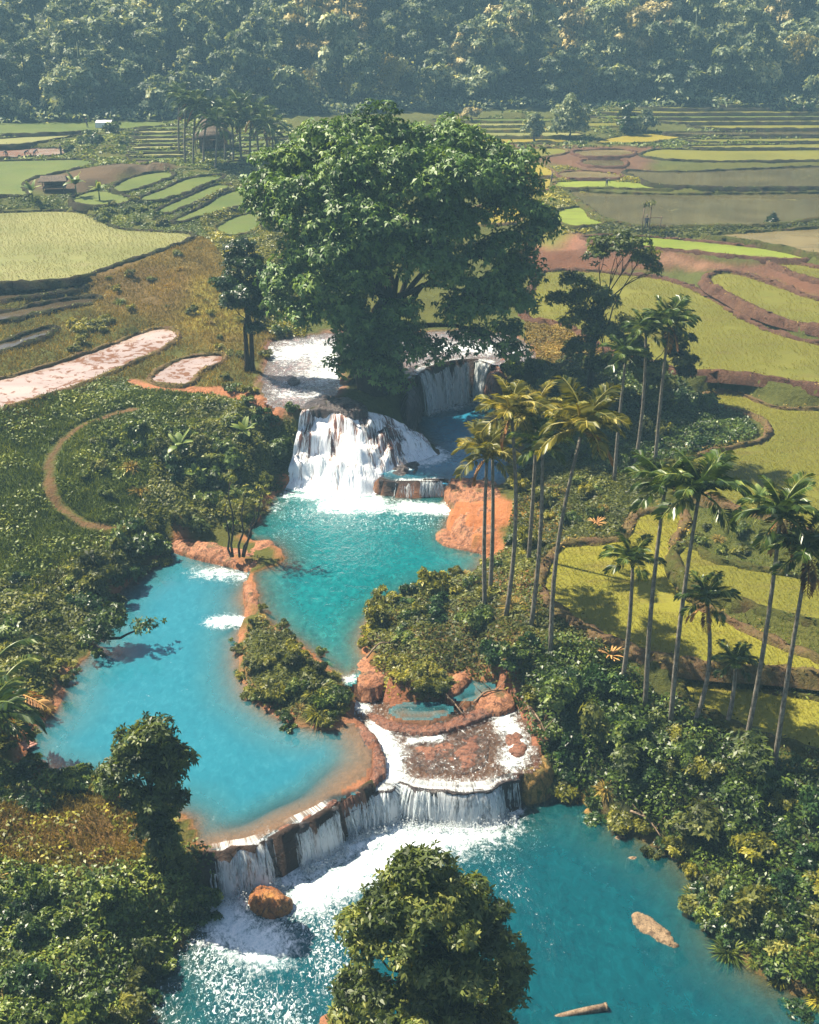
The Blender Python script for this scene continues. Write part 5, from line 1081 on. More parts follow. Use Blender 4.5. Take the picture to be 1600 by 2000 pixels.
palm('smallest palm, with a low dark crown over the lowest paddy', (1420, 1412), (1437, 1300), 1.35, 'frond', 14, 12)
palm('tall palm with a brown dead frond hanging at the right', (1450, 1482), (1524, 1020), 2.2, 'frond', 15, 14, 2)
palm('rightmost palm, dark crown cut by the right edge of the view', (1512, 1502), (1577, 1090), 2.2, 'frond', 16, 15, 2)
far = [(362, 318, 365, 196), (378, 322, 385, 200), (398, 318, 408, 218), (440, 312, 437, 212), (455, 316, 452, 224), (472, 312, 470, 210), (488, 318, 490, 228), (522, 322, 520, 236), (534, 310, 532, 250), (350, 300, 352, 182), (420, 330, 424, 236), (505, 300, 500, 216)]
nm = ['leaning left beside the house', 'just left of the thatched house', 'in front of the thatched house', 'right behind the house roof', 'close right of the house', 'tallest right of the house', 'with a ragged crown right of the house', 'standing alone over the striped terraces', 'shortest, at the right end of the grove', 'tallest at the left end of the grove', 'low in front of the house wall', 'slim, between house and lone palm']
for k, (a, b_, c, d) in enumerate(far):
    palm('hazy grey-green palm ' + nm[k], (a, b_), (c, d), 3.0 + .4 * (k % 3), 'frond', 30 + k, 12, 1, 'palms round the far house', .16, shaft=False)
# big fronds of a palm beyond the left edge, lying over the bank
rng = np.random.default_rng(17)
b = hit(-25, 1480); root = thing('fan_palm', 'dark palm at the left edge with long broken fronds over the water', 'palm', b)
link('trunk', mesh_np('trunk', *tube(np.array([(0, 0, -.4), (.1, 0, 1.2), (.3, .1, 2.6)]), [.3, .25, .2], 8), MAT['bark'], smooth=True), root)
for i in range(15):
    o = link('frond', FR['frond'][[1, 2, 3, 4, 2][i % 5]], root, (.3, .1, 2.6)); o.rotation_euler = (rng.normal() * .15, 0, i * 2.4); s_ = rng.uniform(2.6, 3.6); o.scale = (s_, s_, s_)
for i, (a, b_, rz, lab) in enumerate([(12, 1350, .9, 'long grey fallen frond pointing up to the right'), (30, 1375, -.35, 'pale curved fallen frond beside the water'), (5, 1300, .5, 'dark fallen frond high on the left bank'), (10, 1415, -1.1, 'comb-like dead frond hanging down the bank')]):
    o = link('fallen_frond', [DEADF, FR['frond'][2]][i in (0, 2)], None, hit(a, b_) + np.array([0, 0, .8]), lab, 'palm frond', 'fallen fronds on the left bank'); o.scale = (2.6, 2.6, 2.6); o.rotation_euler = (0, -.9 if i not in (0, 2) else .1, rz)
# wooden plank raft end
b = un(48, 1458, 2.95); root = thing('plank_raft', 'small raft of pinkish planks at the left edge of the blue pool', 'raft', b, rz=.75)
for k in range(4):
    link('plank', mesh_np('plank', *box((0, -.3 + k * .2, .05 + .01 * (k % 2)), (1.2 - .1 * (k % 2), .17, .06)), MAT['pink_wood']), root)
for k in (-.4, .4):
    link('crosspiece', mesh_np('crosspiece', *box((k, 0, -.02), (.1, .85, .06)), MAT['wood']), root)

# bananas
def blade(name, L_, W_, e0, e1, mat, seed):
    n = 9; s_ = np.linspace(0, 1, n); e = e0 + (e1 - e0) * s_; x = np.r_[0, np.cumsum(np.cos(e))[:-1]] * L_ / n; z = np.r_[0, np.cumsum(np.sin(e))[:-1]] * L_ / n
    w = W_ * np.sin(np.pi * np.clip(s_ * .93 + .06, 0, 1)) ** .7; V = []
    for k in range(n):
        V += [(x[k], -w[k], z[k] - w[k] * .25), (x[k], 0, z[k]), (x[k], w[k], z[k] - w[k] * .25)]
    F = [(k * 3 + a, k * 3 + 3 + a, k * 3 + 4 + a, k * 3 + 1 + a) for k in range(n - 1) for a in (0, 1)]
    return mesh_np(name, np.array(V), np.array(F), MAT[mat], fattrs={'tone': np.linspace(.4, 1, len(F))}, smooth=True)
BL = [blade('leaf', 1.0, .17, 1.3, .7, 'banana', 0), blade('leaf', 1.0, .17, 1.0, -.2, 'banana', 1), blade('leaf', 1.0, .17, .7, -.9, 'banana', 2)]
for i, (lab, bp, s_) in enumerate([('banana plant with broad pale leaves amid the left bank bushes', (355, 905), 1.9), ('banana plant with drooping pale leaves near the cascade', (478, 868), 1.5), ('small banana plant at the foot of the left bank bushes', (385, 950), 1.2), ('banana plant beside the hut in the left fields', (150, 385), 2.4), ('banana plant on the dark bank left of the hut', (65, 395), 2.0), ('banana plant at the right end of the dark grassy bank near the hut', (195, 392), 1.8), ('banana plant half hidden behind the leaning palms on the right', (1480, 1000), 1.5)]):
    b = hit(*bp); root = thing('banana_plant', lab, 'banana plant', b, 'banana plants', i)
    link('stem', mesh_np('stem', *tube(np.array([(0, 0, -.2), (0, 0, .5 * s_), (0.02, 0, .8 * s_)]), [.11, .09, .05], 7), MAT['crownshaft'], smooth=True), root)
    for k in range(9):
        o = link('leaf', BL[[0, 1, 1, 2][k % 4]], root, (0, 0, .75 * s_)); o.rotation_euler = (0, 0, k * 2.4); o.scale = (s_, s_, s_)
# spiky reddish rosettes on the terrace edge
for i, (bp, lab) in enumerate([((1192, 1290), 'reddish spiky rosette plant on the terrace edge under the short palm'), ((1165, 1030), 'reddish spiky plant beside the curved tan bank')]):
    b = hit(*bp); root = thing('spiky_plant', lab, 'plant', b, None)
    for k in range(16):
        o = link('leaf', blade('leaf', 1.0, .05, .9 - .5 * (k % 3) * .6, .2 - .5 * (k % 2), 'dead', k) if i == 0 and k < 4 else bpy.data.objects['spiky_plant'].children[k % 4].data, root, (0, 0, .3)); o.rotation_euler.z = k * 2.4; s_ = 1.1 - .2 * i; o.scale = (s_, s_, s_)

# leaning branch over the left pool
b = un(205, 1255, 3.1); root = thing('leaning_branch', 'leafy branch reaching out low over the left of the blue pool', 'branch', b)
tp = []; bl = []; rng = np.random.default_rng(23)
A = at_y(125, 1262, b[1]) - b; B_ = at_y(235, 1246, b[1]) - b; C2 = at_y(288, 1218, b[1]) - b; D = at_y(222, 1202, b[1] + .4) - b
tp += [tube(limb_path(A, B_, rng, .05, 6), np.linspace(.14, .09, 6), 6), tube(limb_path(B_, C2, rng, .0, 5), np.linspace(.09, .04, 5), 5), tube(limb_path(B_ * .6 + A * .4, D, rng, .0, 5), np.linspace(.07, .03, 5), 5)]
for c, n, r in ((C2, 4, .42), (D, 7, .5), (at_y(195, 1222, b[1] - .3) - b, 8, .55), (at_y(170, 1275, b[1] - .5) - b, 4, .4), (A * .5, 4, .4)):
    bl += [(c[0] + rng.normal() * .3, c[1] + rng.normal() * .3, c[2] + rng.normal() * .25, r, r, r * .8) for _ in range(n)]
V, F, _ = join(tp); link('limb', mesh_np('limb', V, F, MAT['bark'], smooth=True), root)
V, F, t = foliage(bl, 3600, .24, rng, .45, .3); link('foliage', mesh_np('foliage', V, F, MAT['bush'], fattrs={'tone': t}), root)

# ------------------------------------------------------------------ buildings and people
b = hit(418, 292); root = thing('thatched_house', 'dark high-roofed thatched house among the far palms', 'house', b, rz=.1)
hz = 2.0
Vr = np.array([(-3.6, -2.8, hz), (3.6, -2.8, hz), (3.6, 2.8, hz), (-3.6, 2.8, hz), (-2.4, -1.4, hz + 1.1), (2.4, -1.4, hz + 1.1), (2.4, 1.4, hz + 1.1), (-2.4, 1.4, hz + 1.1), (-1.3, -.25, hz + 4.2), (1.3, -.25, hz + 4.2), (1.3, .25, hz + 4.2), (-1.3, .25, hz + 4.2)])
Fr = np.array([(0, 1, 5, 4), (1, 2, 6, 5), (2, 3, 7, 6), (3, 0, 4, 7), (4, 5, 9, 8), (5, 6, 10, 9), (6, 7, 11, 10), (7, 4, 8, 11), (8, 9, 10, 11), (3, 2, 1, 0)])
rf = link('roof', mesh_np('roof', Vr, Fr, MAT['thatch']), root); link('ridge', mesh_np('ridge', *tube(np.array([(-1.6, 0, hz + 4.25), (1.6, 0, hz + 4.25)]), .12, 6), MAT['wood']), rf)
link('wall', mesh_np('wall', *box((0, 0, 1.3), (4.6, 3.4, 1.5)), MAT['wood']), root); link('door', mesh_np('door', *box((.4, -1.72, 1.15), (.8, .06, 1.2)), MAT['bark']), root)
link('floor', mesh_np('floor', *box((0, 0, .5), (5.2, 4.0, .12)), MAT['wood']), root)
for sx in (-2.9, 2.9):
    for sy in (-2.1, 2.1):
        link('post', mesh_np('post', *tube(np.array([(sx, sy, -.6), (sx, sy, 2.4)]), .1, 6), MAT['wood']), root)
b = hit(107, 372); root = thing('field_hut', 'small dark field hut on posts beside the brown mound on the left', 'hut', b, rz=.15)
Vr = np.array([(-2, -1.5, 1.5), (2, -1.5, 1.5), (2, 1.5, 1.5), (-2, 1.5, 1.5), (-1.7, 0, 2.1), (1.7, 0, 2.1), (-2, -1.5, 1.38), (2, -1.5, 1.38), (2, 1.5, 1.38), (-2, 1.5, 1.38)])
me = bpy.data.meshes.new('roof'); me.from_pydata([tuple(v) for v in Vr], [], [(0, 1, 5, 4), (2, 3, 4, 5), (1, 2, 5), (3, 0, 4), (9, 8, 7, 6), (0, 6, 7, 1), (1, 7, 8, 2), (2, 8, 9, 3), (3, 9, 6, 0)]); me.materials.append(MAT['thatch']); link('roof', me, root)
link('platform', mesh_np('platform', *box((0, 0, .5), (3.2, 2.2, .12)), MAT['wood']), root); link('wall', mesh_np('wall', *box((0, .9, .95), (3.0, .08, .8)), MAT['thatch']), root)
for sx in (-1.4, 1.4):
    for sy in (-1, 1):
        link('post', mesh_np('post', *tube(np.array([(sx, sy, -.5), (sx, sy, 1.5)]), .07, 6), MAT['wood']), root)
b = hit(204, 250); root = thing('tarp_shelter', 'small white tarpaulin shelter standing in the far left fields', 'shelter', b, rz=.05)
xx, yy = np.meshgrid(np.linspace(-1.45, 1.45, 9), np.linspace(-.9, .9, 5)); zz = 1.1 + .25 * (yy + .9) / 1.8 - .06 * np.sin((xx + 1.45) * 2.1) ** 2
i2 = np.arange(45).reshape(5, 9); F = np.stack([i2[:-1, :-1], i2[:-1, 1:], i2[1:, 1:], i2[1:, :-1]], -1).reshape(-1, 4)
link('sheet', mesh_np('sheet', np.c_[xx.ravel(), yy.ravel(), zz.ravel()], F, MAT['tarp'], smooth=True), root)
xx2, zz2 = np.meshgrid(np.linspace(-1.45, 1.45, 9), np.linspace(.12, 1.1, 4)); F2 = np.stack([i2[:3, :-1], i2[:3, 1:], i2[1:4, 1:], i2[1:4, :-1]], -1).reshape(-1, 4)
link('side_sheet', mesh_np('side_sheet', np.c_[xx2.ravel(), -.9 - .05 * np.sin(xx2.ravel() * 3) - .1 * (1.1 - zz2.ravel()), zz2.ravel()], F2, MAT['tarp'], smooth=True), root)
for sx in (-1.4, 1.4):
    for sy in (-.85, .85):
        link('post', mesh_np('post', *tube(np.array([(sx, sy, -.3), (sx, sy, 1.1)]), .04, 5), MAT['wood']), root)
# bamboo frame beside the flooded field, and a stump heap on the bank
b = hit(1265, 452); root = thing('bamboo_rack', 'thin bamboo frame on the bank of the flooded field', 'rack', b)
for k, (sx, h_) in enumerate([(-.75, 3.2), (.15, 3.4), (1.5, 1.9)]):
    link('pole', mesh_np('pole', *tube(np.array([(sx, 0, -.4), (sx + .05, .05, h_ * .5), (sx + .1, 0, h_)]), .07, 6), MAT['wood']), root)
link('crossbar', mesh_np('crossbar', *tube(np.array([(-.9, .08, 1.75), (1.8, .08, 1.7)]), .045, 6), MAT['wood']), root)
V, F, t = foliage([(-.5, 0, 3.3, .5, .4, .25), (.2, 0, 3.5, .5, .4, .25)], 120, .4, RNG, .3); link('leaf_top', mesh_np('leaf_top', V, F, MAT['olive'], fattrs={'tone': t}), root)
b = hit(1507, 436); V, F, t = foliage([(0, 0, .3, .7, .5, .5), (.1, 0, .9, .35, .3, .4)], 500, .3, RNG, .4); link('straw_heap', mesh_np('straw_heap', V, F, MAT['dark'], fattrs={'tone': t}), None, b, 'dark pointed heap on the bank between the flooded fields', 'heap')
def person_mesh(name, bend, mat):
    me = bpy.data.meshes.new(name); sb, cb = math.sin(bend), math.cos(bend)
    up = lambda l: (0, -sb * l, .85 + cb * l)
    J = [(0, 0, .85), up(.28), up(.52), up(.60), up(.70), up(.80), (-.11, 0, .80), (-.13, -.05, .45), (-.14, .02, .02), (.11, 0, .80), (.14, .1, .45), (.15, .15, .02)]
    sh = up(.50); J += [(-.2, sh[1], sh[2]), (-.27, sh[1] - .08, sh[2] - .3), (-.22, sh[1] - .3, sh[2] - .48), (.2, sh[1], sh[2]), (.27, sh[1] - .05, sh[2] - .3), (.22, sh[1] - .28, sh[2] - .5), (-.14, -.12, 0), (.15, .02, 0)]
    E_ = [(0, 1), (1, 2), (2, 3), (3, 4), (4, 5), (0, 6), (6, 7), (7, 8), (0, 9), (9, 10), (10, 11), (2, 12), (12, 13), (13, 14), (2, 15), (15, 16), (16, 17), (8, 18), (11, 19)]
    R = [.15, .15, .15, .07, .10, .09, .10, .075, .05, .10, .075, .05, .075, .05, .035, .075, .05, .035, .04, .04]
    me.from_pydata(J, E_, []); o = bpy.data.objects.new('tmp', me); COL.objects.link(o)
    o.modifiers.new('s', 'SKIN')
    for v, r in zip(me.skin_vertices[0].data, R):
        v.radius = (r, r)
    me.skin_vertices[0].data[0].use_root = True
    o.modifiers.new('u', 'SUBSURF').levels = 1
    dg = bpy.context.evaluated_depsgraph_get(); out = bpy.data.meshes.new_from_object(o.evaluated_get(dg)); out.name = name
    bpy.data.objects.remove(o); out.materials.clear(); out.materials.append(mat); return out
PB, PS = person_mesh('person', 1.15, MAT['cloth']), person_mesh('person', .12, MAT['cloth'])
HAT = mesh_np('hat', *join([(np.array([(math.cos(a) * r, math.sin(a) * r, z) for (r, z) in ((.24, 0), (.02, .16)) for a in np.linspace(0, 6.283, 9)[:-1]]), np.array([(k, (k + 1) % 8, 8 + (k + 1) % 8, 8 + k) for k in range(8)]))])[:2], MAT['thatch'])
for i, (a, b_, st, lab) in enumerate([(14, 308, 0, 'person bending in the pale flooded field, furthest left'), (50, 307, 0, 'person bending in the pale flooded field below the dark bank'), (68, 306, 0, 'person bending close right of another in the pale flooded field'), (120, 303, 1, 'person standing at the right end of the pale flooded field'), (171, 250, 1, 'person standing left of the white shelter'), (1185, 364, 0, 'person bending in the narrow green paddy on the right'), (1077, 360, 1, 'person standing beside the golden paddies'), (1262, 447, 1, 'person standing by the bamboo frame')]):
    q = hit(a, b_); root = thing('person', lab, 'person', q, 'field workers', i * 1.3); o = link('body', PS if st else PB, root)
    hd = (0, -.80 * math.sin(.12), .85 + .86 * math.cos(.12)) if st else (0, -.80, .85 + .86 * math.cos(1.15)); h = link('hat', HAT, root, hd)

# ------------------------------------------------------------------ shrubs: one thing each, sharing a few meshes
def shrub_mesh(mat, seed, n=1500, leaf=.17, flat=.8):
    rng = np.random.default_rng(seed); lob = []
    for k in range(rng.integers(4, 8)):
        a = rng.uniform(0, 6.28); r = rng.uniform(.1, .62); s_ = rng.uniform(.35, .62)
        lob.append((math.cos(a) * r, math.sin(a) * r, .25 + rng.uniform(0, .5) * flat, s_, s_, s_ * flat))
    cl = clumps_on(lob, 9, .17, rng); V, F, t = foliage(cl, n, leaf * 1.15, rng, .46, .15, .2, .36, .4)
    return mesh_np('shrub', V, F, MAT[mat], fattrs={'tone': t})
def tuft_mesh(mat, seed, n=260):
    rng = np.random.default_rng(seed); a = rng.uniform(0, 6.28, n); l = rng.uniform(.6, 1.3, n); el = rng.uniform(.35, 1.35, n); r0 = rng.random(n) * .3; V = []
    dx, dy = np.cos(a), np.sin(a); w = .022
    for k, (s0, dr) in enumerate(((0, 0), (.5, .06), (1.0, .42))):
        c = np.c_[dx * (r0 + l * s0 * np.cos(el)), dy * (r0 + l * s0 * np.cos(el)), l * s0 * np.sin(el) - dr * l]; ww = (w, w * 1.5, w * .3)[k]
        V += [c + np.c_[-dy, dx, 0 * dx] * ww, c - np.c_[-dy, dx, 0 * dx] * ww]
    V = np.stack(V, 1).reshape(-1, 3); b = np.arange(n)[:, None] * 6; F = np.concatenate([b + np.array((0, 1, 3, 2)), b + np.array((2, 3, 5, 4))])
    return mesh_np('grass_clump', V, F, MAT[mat], fattrs={'tone': np.tile(rng.random(n), 2)})
def sapling_mesh(mat, seed):
    rng = np.random.default_rng(seed); bl = [(rng.normal() * .28, rng.normal() * .28, 1.5 + rng.normal() * .35, .42, .42, .34) for _ in range(9)]
    V, F, t = foliage(bl, 1300, .26, rng, .42, .3, .35, .4, .4); parts = [(V, F, t)]
    for k in range(3):
        Vt, Ft = tube(np.array([(0, 0, -.2), (rng.normal() * .06, rng.normal() * .06, .8), (rng.normal() * .25, rng.normal() * .25, 1.6)]), [.05, .035, .02], 5); parts.append((Vt, Ft, np.full(len(Ft), .05)))
    V, F, t = join(parts); return mesh_np('sapling', V, F, MAT[mat], fattrs={'tone': t})
def broad_mesh(mat, seed):
    rng = np.random.default_rng(seed); bl = [(rng.normal() * .32, rng.normal() * .32, .35 + rng.random() * .5, .3, .3, .25) for _ in range(8)]
    V, F, t = foliage(bl, 520, .28, rng, .5, .35, .2, .4, .3, 5); return mesh_np('broad_shrub', V, F, MAT[mat], fattrs={'tone': t})
SHR = {m_: [shrub_mesh(m_, 100 + 10 * i + k, 1500, .15 + .03 * k, [.8, 1.0, .65][k]) for k in range(3)] for i, m_ in enumerate(('bush', 'dark', 'olive', 'yellow', 'under'))}
SHR['tuft'] = [tuft_mesh('under', 150), tuft_mesh('yellow', 151), tuft_mesh('dry', 152)]; SHR['sapling'] = [sapling_mesh('bush', 160), sapling_mesh('olive', 161), sapling_mesh('fore', 162)]; SHR['broad'] = [broad_mesh('bush', 170), broad_mesh('fore', 171), broad_mesh('banana', 172)]
def scatter(px, n, rng, mind=0.0, xmax=1e9):
    w = hpoly(px, 3); out = []; tries = 0; x0, y0 = w[:, 0].min(), w[:, 1].min(); x1, y1 = w[:, 0].max(), w[:, 1].max()
    while len(out) < n and tries < n * 60:
        tries += 1; x, y = rng.uniform(x0, x1), rng.uniform(y0, y1)
        if not pip(np.array([x]), np.array([y]), w)[0]:
            continue
        j = np.searchsorted(GX, x); i = np.searchsorted(GY, y)
        if HARD[min(i, shp[0] - 1), min(j, shp[1] - 1)]:
            continue
        if mind and any((x - a) ** 2 + (y - b) ** 2 < mind * mind for a, b in out):
            continue
        out.append((x, y))
    return out
LOOK = {'bush': 'mid-green leafy shrub', 'dark': 'dark glossy shrub', 'olive': 'olive-green shrub', 'yellow': 'yellow-green shrub', 'under': 'light green low shrub', 'tuft': 'clump of long arching grass', 'sapling': 'thin-stemmed young tree', 'broad': 'broad-leaved shrub'}
def shrubs(marks, group, px, n, sc, kinds, seed, mind=.9, along=None):
    """marks: [(photo x, photo y, phrase)] - each shrub is described by its look and the landmark nearest to it"""
    rng = np.random.default_rng(seed); mk = [(hit(a, b)[:2], t) for a, b, t in marks]
    if along is None:
        spots = scatter(px, n, rng, mind)
    else:
        ln = resample(hpoly(px, 3, False), n); spots = [(q[0] + rng.normal() * .3, q[1] + rng.normal() * .3) for q in ln]
    for (x, y) in spots:
        m_ = kinds[rng.integers(len(kinds))]; s_ = rng.uniform(*sc) * (rng.uniform(.7, 1.0) if m_ in ('sapling', 'tuft') else 1) * (1.25 if rng.random() < .15 else 1); z = float(height(x, y))
        t = min(mk, key=lambda q: (q[0][0] - x) ** 2 + (q[0][1] - y) ** 2)[1]
        nm_ = {'tuft': 'grass_clump', 'sapling': 'sapling', 'broad': 'broad_leaved_shrub'}.get(m_, 'shrub')  # the broad kind is a shrub too, with larger leaves
        o = link(nm_, SHR[m_][rng.integers(3)], None, (x, y, z - .1 * s_), LOOK[m_] + ' ' + t, {'tuft': 'grass', 'sapling': 'tree', 'broad': 'plant'}.get(m_, 'shrub'), group + ': ' + LOOK[m_] + ' ' + t)
        o.rotation_euler = (rng.normal() * .08, rng.normal() * .08, rng.uniform(0, 6.28)); o.scale = (s_, s_ * rng.uniform(.85, 1.15), s_ * rng.uniform(.75, 1.3))
shrubs([(560, 830, 'beside the top of the cascade'), (540, 940, 'beside the foot of the cascade'), (360, 900, 'round the pale banana plant'), (420, 810, 'below the red footpath'), (450, 990, 'above the red rock bar')], 'left bank', [(400, 790), (520, 800), (575, 830), (568, 890), (540, 950), (470, 990), (360, 980), (330, 900), (380, 840)], 24, (.7, 1.4), ['bush', 'dark', 'broad', 'olive', 'sapling', 'bush'], 201)
shrubs([(150, 950, 'just inside the bend of the footpath'), (340, 820, 'on the upper slope inside the footpath'), (320, 1000, 'on the lower slope above the blue pool')], 'path slope', [(180, 860), (330, 820), (400, 800), (340, 960), (300, 1010), (200, 1010), (130, 950)], 20, (.5, 1.1), ['under', 'bush', 'tuft', 'olive', 'tuft'], 202, 1.1)
shrubs([(300, 1060, 'overhanging the upper left corner of the blue pool'), (220, 1150, 'over the left shore above the leaning branch'), (140, 1150, 'on the bank behind the leaning branch')], 'left shore', [(300, 1020), (330, 1060), (290, 1105), (235, 1145), (190, 1190), (130, 1190), (150, 1120), (240, 1060)], 16, (.7, 1.5), ['dark', 'bush', 'olive', 'dark', 'sapling'], 203)
shrubs([(120, 1210, 'just above the leaning branch'), (130, 1330, 'below the leaning branch at the waterline'), (20, 1200, 'at the left edge of the far bank'), (40, 1400, 'among the fallen fronds')], 'far-left bank', [(-40, 1130), (90, 1150), (180, 1230), (150, 1300), (110, 1370), (50, 1410), (-40, 1460)], 17, (.6, 1.2), ['dark', 'olive', 'under', 'tuft', 'broad'], 204)
shrubs([(60, 1760, 'at the left edge below the brown grass'), (250, 1750, 'in the middle of the lower left bank'), (360, 1720, 'right beside the left end of the falls'), (300, 1880, 'hanging over the foam at the lower left'), (80, 1950, 'in the bottom left corner')], 'lower left corner', [(-40, 1720), (180, 1730), (330, 1700), (395, 1690), (390, 1780), (330, 1890), (300, 2010), (-40, 2040)], 31, (.6, 1.25), ['bush', 'under', 'olive', 'dark', 'tuft', 'bush', 'sapling'], 205, .75)
shrubs([(40, 1500, 'at the left end of the lower shore'), (180, 1560, 'left of the bushy leaning tree')], 'lower shore', [(-40, 1470), (30, 1490), (120, 1525), (240, 1560), (200, 1590), (-40, 1580)], 10, (.6, 1.1), ['dark', 'bush', 'tuft'], 206)
shrubs([(520, 1250, 'at the upper end of the islet'), (540, 1330, 'on the blue-pool side of the islet'), (630, 1370, 'at the lower end of the islet')], 'islet', [(488, 1225), (530, 1230), (590, 1275), (650, 1325), (668, 1350), (640, 1410), (590, 1410), (530, 1380), (488, 1320)], 17, (.6, 1.1), ['bush', 'olive', 'tuft', 'yellow', 'bush', 'tuft'], 207, .7)
shrubs([(770, 1330, 'on the left of the outlet knoll'), (850, 1340, 'on the right of the outlet knoll')], 'outlet knoll', [(750, 1300), (800, 1290), (850, 1310), (880, 1340), (850, 1375), (780, 1370), (745, 1340)], 10, (.5, .95), ['yellow', 'tuft', 'olive'], 208, .6)
shrubs([(760, 1210, 'at the corner of the turquoise pool'), (860, 1180, 'on the knoll behind the turquoise pool'), (960, 1180, 'round the feet of the leftmost palms'), (1030, 1250, 'at the foot of the leaning golden palm'), (900, 1280, 'above the small blue pond'), (1000, 1310, 'over the right end of the shelf')], 'under the golden palms', [(740, 1190), (830, 1150), (920, 1130), (1000, 1160), (1040, 1240), (1010, 1330), (950, 1320), (880, 1290), (800, 1280), (730, 1260)], 25, (.65, 1.35), ['olive', 'bush', 'yellow', 'bush', 'tuft', 'dark'], 209)
shrubs([(1000, 980, 'right beside the orange rock shelf'), (1120, 950, 'below the three distant palms'), (1190, 1000, 'above the curved tan bank'), (990, 1080, 'between the palm trunks')], 'by the orange rock', [(985, 960), (1040, 930), (1140, 920), (1220, 960), (1200, 1010), (1100, 1045), (1030, 1090), (960, 1120), (985, 1050)], 20, (.5, 1.15), ['yellow', 'olive', 'under', 'tuft', 'broad'], 210)
shrubs([(1080, 1450, 'above the ochre rock nose'), (1180, 1380, 'under the short dark palm'), (1320, 1470, 'among the feet of the tall right palms'), (1480, 1540, 'below the rightmost palm'), (1200, 1530, 'over the corner of the lower pool'), (1350, 1600, 'in the middle of the right bank'), (1450, 1750, 'over the long right shore'), (1600, 1700, 'at the right edge of the bank'), (1560, 1860, 'in the lower right corner')], 'right bank', [(1030, 1330), (1150, 1330), (1300, 1430), (1450, 1510), (1640, 1580), (1700, 1900), (1560, 1900), (1420, 1780), (1340, 1650), (1180, 1570), (1080, 1500)], 50, (.65, 1.6), ['dark', 'bush', 'olive', 'bush', 'yellow', 'broad', 'sapling', 'dark'], 211, .85)
shrubs([(1120, 1555, 'dipping into the corner of the lower pool'), (1300, 1680, 'dipping into the pool in the middle of the right shore'), (1450, 1880, 'dipping into the pool at the lower right')], 'right waterline', [(1095, 1548), (1150, 1566), (1200, 1614), (1262, 1648), (1335, 1692), (1380, 1765), (1404, 1835), (1470, 1893), (1555, 1938), (1640, 1965)], 25, (.5, 1.1), ['olive', 'tuft', 'bush', 'dark', 'tuft', 'yellow'], 220, along=True)
shrubs([(380, 1760, 'at the foot of the left end of the falls'), (310, 1900, 'dipping into the foam at the lower left')], 'left waterline', [(395, 1750), (382, 1795), (350, 1850), (300, 1905), (285, 1985)], 10, (.5, 1.0), ['dark', 'bush', 'olive'], 221, along=True)
shrubs([(240, 1150, 'trailing into the left of the blue pool'), (130, 1320, 'trailing into the far left of the blue pool'), (60, 1470, 'trailing into the lower left of the blue pool'), (170, 1535, 'on the grassy lower shore of the blue pool')], 'blue pool waterline', [(318, 1080), (290, 1112), (238, 1150), (205, 1215), (172, 1280), (132, 1320), (112, 1382), (62, 1425), (44, 1470), (60, 1505), (120, 1520), (190, 1535), (236, 1552)], 24, (.4, .8), ['tuft', 'olive', 'dark', 'bush'], 222, along=True)
shrubs([(470, 1270, 'trailing from the islet into the blue pool'), (590, 1410, 'at the lower waterline of the islet'), (570, 1250, 'at the turquoise-pool waterline of the islet')], 'islet waterline', [(484, 1212), (470, 1245), (468, 1290), (484, 1345), (530, 1390), (600, 1418), (655, 1420), (672, 1345), (640, 1305), (592, 1264), (540, 1228), (510, 1196)], 24, (.3, .65), ['tuft', 'olive', 'tuft', 'bush', 'yellow'], 225, along=True)
shrubs([(900, 1120, 'on the turquoise-pool shore below the leftmost palms'), (720, 1230, 'on the shore above the orange outlet rock')], 'turquoise shore', [(945, 1110), (880, 1136), (826, 1150), (762, 1180), (726, 1214), (712, 1262)], 12, (.4, .9), ['tuft', 'olive', 'bush', 'yellow'], 226, along=True)
shrubs([(330, 1060, 'beside the upper end of the red rock bar'), (500, 1020, 'on the shore right of the thin crooked tree'), (545, 975, 'at the waterline by the foot of the cascade')], 'upper left shore', [(335, 1055), (400, 1050), (460, 1035), (495, 1015), (540, 978), (552, 950)], 11, (.4, .9), ['bush', 'tuft', 'olive', 'broad'], 227, along=True)
shrubs([(1100, 780, 'at the foot of the loose-crowned tree'), (1300, 800, 'on the leafy point behind the distant palms'), (1400, 840, 'at the tip of the leafy point'), (1150, 900, 'left of the distant palms')], 'leafy point', [(1080, 740), (1200, 720), (1300, 760), (1400, 800), (1450, 840), (1360, 880), (1280, 900), (1180, 930), (1080, 880), (1050, 800)], 21, (.6, 1.4), ['dark', 'bush', 'olive', 'broad', 'sapling'], 212)
shrubs([(1000, 750, 'overhanging the pool right of the tall fall')], 'by the tall fall', [(965, 735), (1040, 725), (1080, 760), (1040, 800), (980, 790)], 9, (.8, 1.3), ['dark', 'bush'], 213)
shrubs([(440, 460, 'on the slope left of the great tree'), (530, 560, 'behind the two-trunked tree')], 'left of the great tree', [(395, 440), (520, 400), (570, 620), (520, 660), (500, 560), (430, 480)], 18, (.7, 1.6), ['yellow', 'yellow', 'bush', 'sapling', 'tuft'], 214, 1.1)
shrubs([(480, 730, 'round the foot of the two-trunked tree')], 'two-trunked tree', [(430, 700), (520, 660), (525, 720), (500, 770), (430, 755)], 8, (.5, .9), ['olive', 'bush', 'yellow'], 215, .7)
shrubs([(240, 420, 'on the overgrown bank beyond the pale left paddy')], 'beyond the left paddy', [(150, 420), (230, 395), (310, 400), (330, 440), (260, 446), (190, 436)], 16, (.6, 1.2), ['under', 'bush', 'olive'], 216, 1.1)
shrubs([(150, 660, 'by the dark muddy terraces')], 'muddy terraces', [(90, 650), (200, 610), (230, 640), (190, 680), (110, 700)], 9, (.7, 1.4), ['bush', 'olive', 'yellow'], 217, .9)
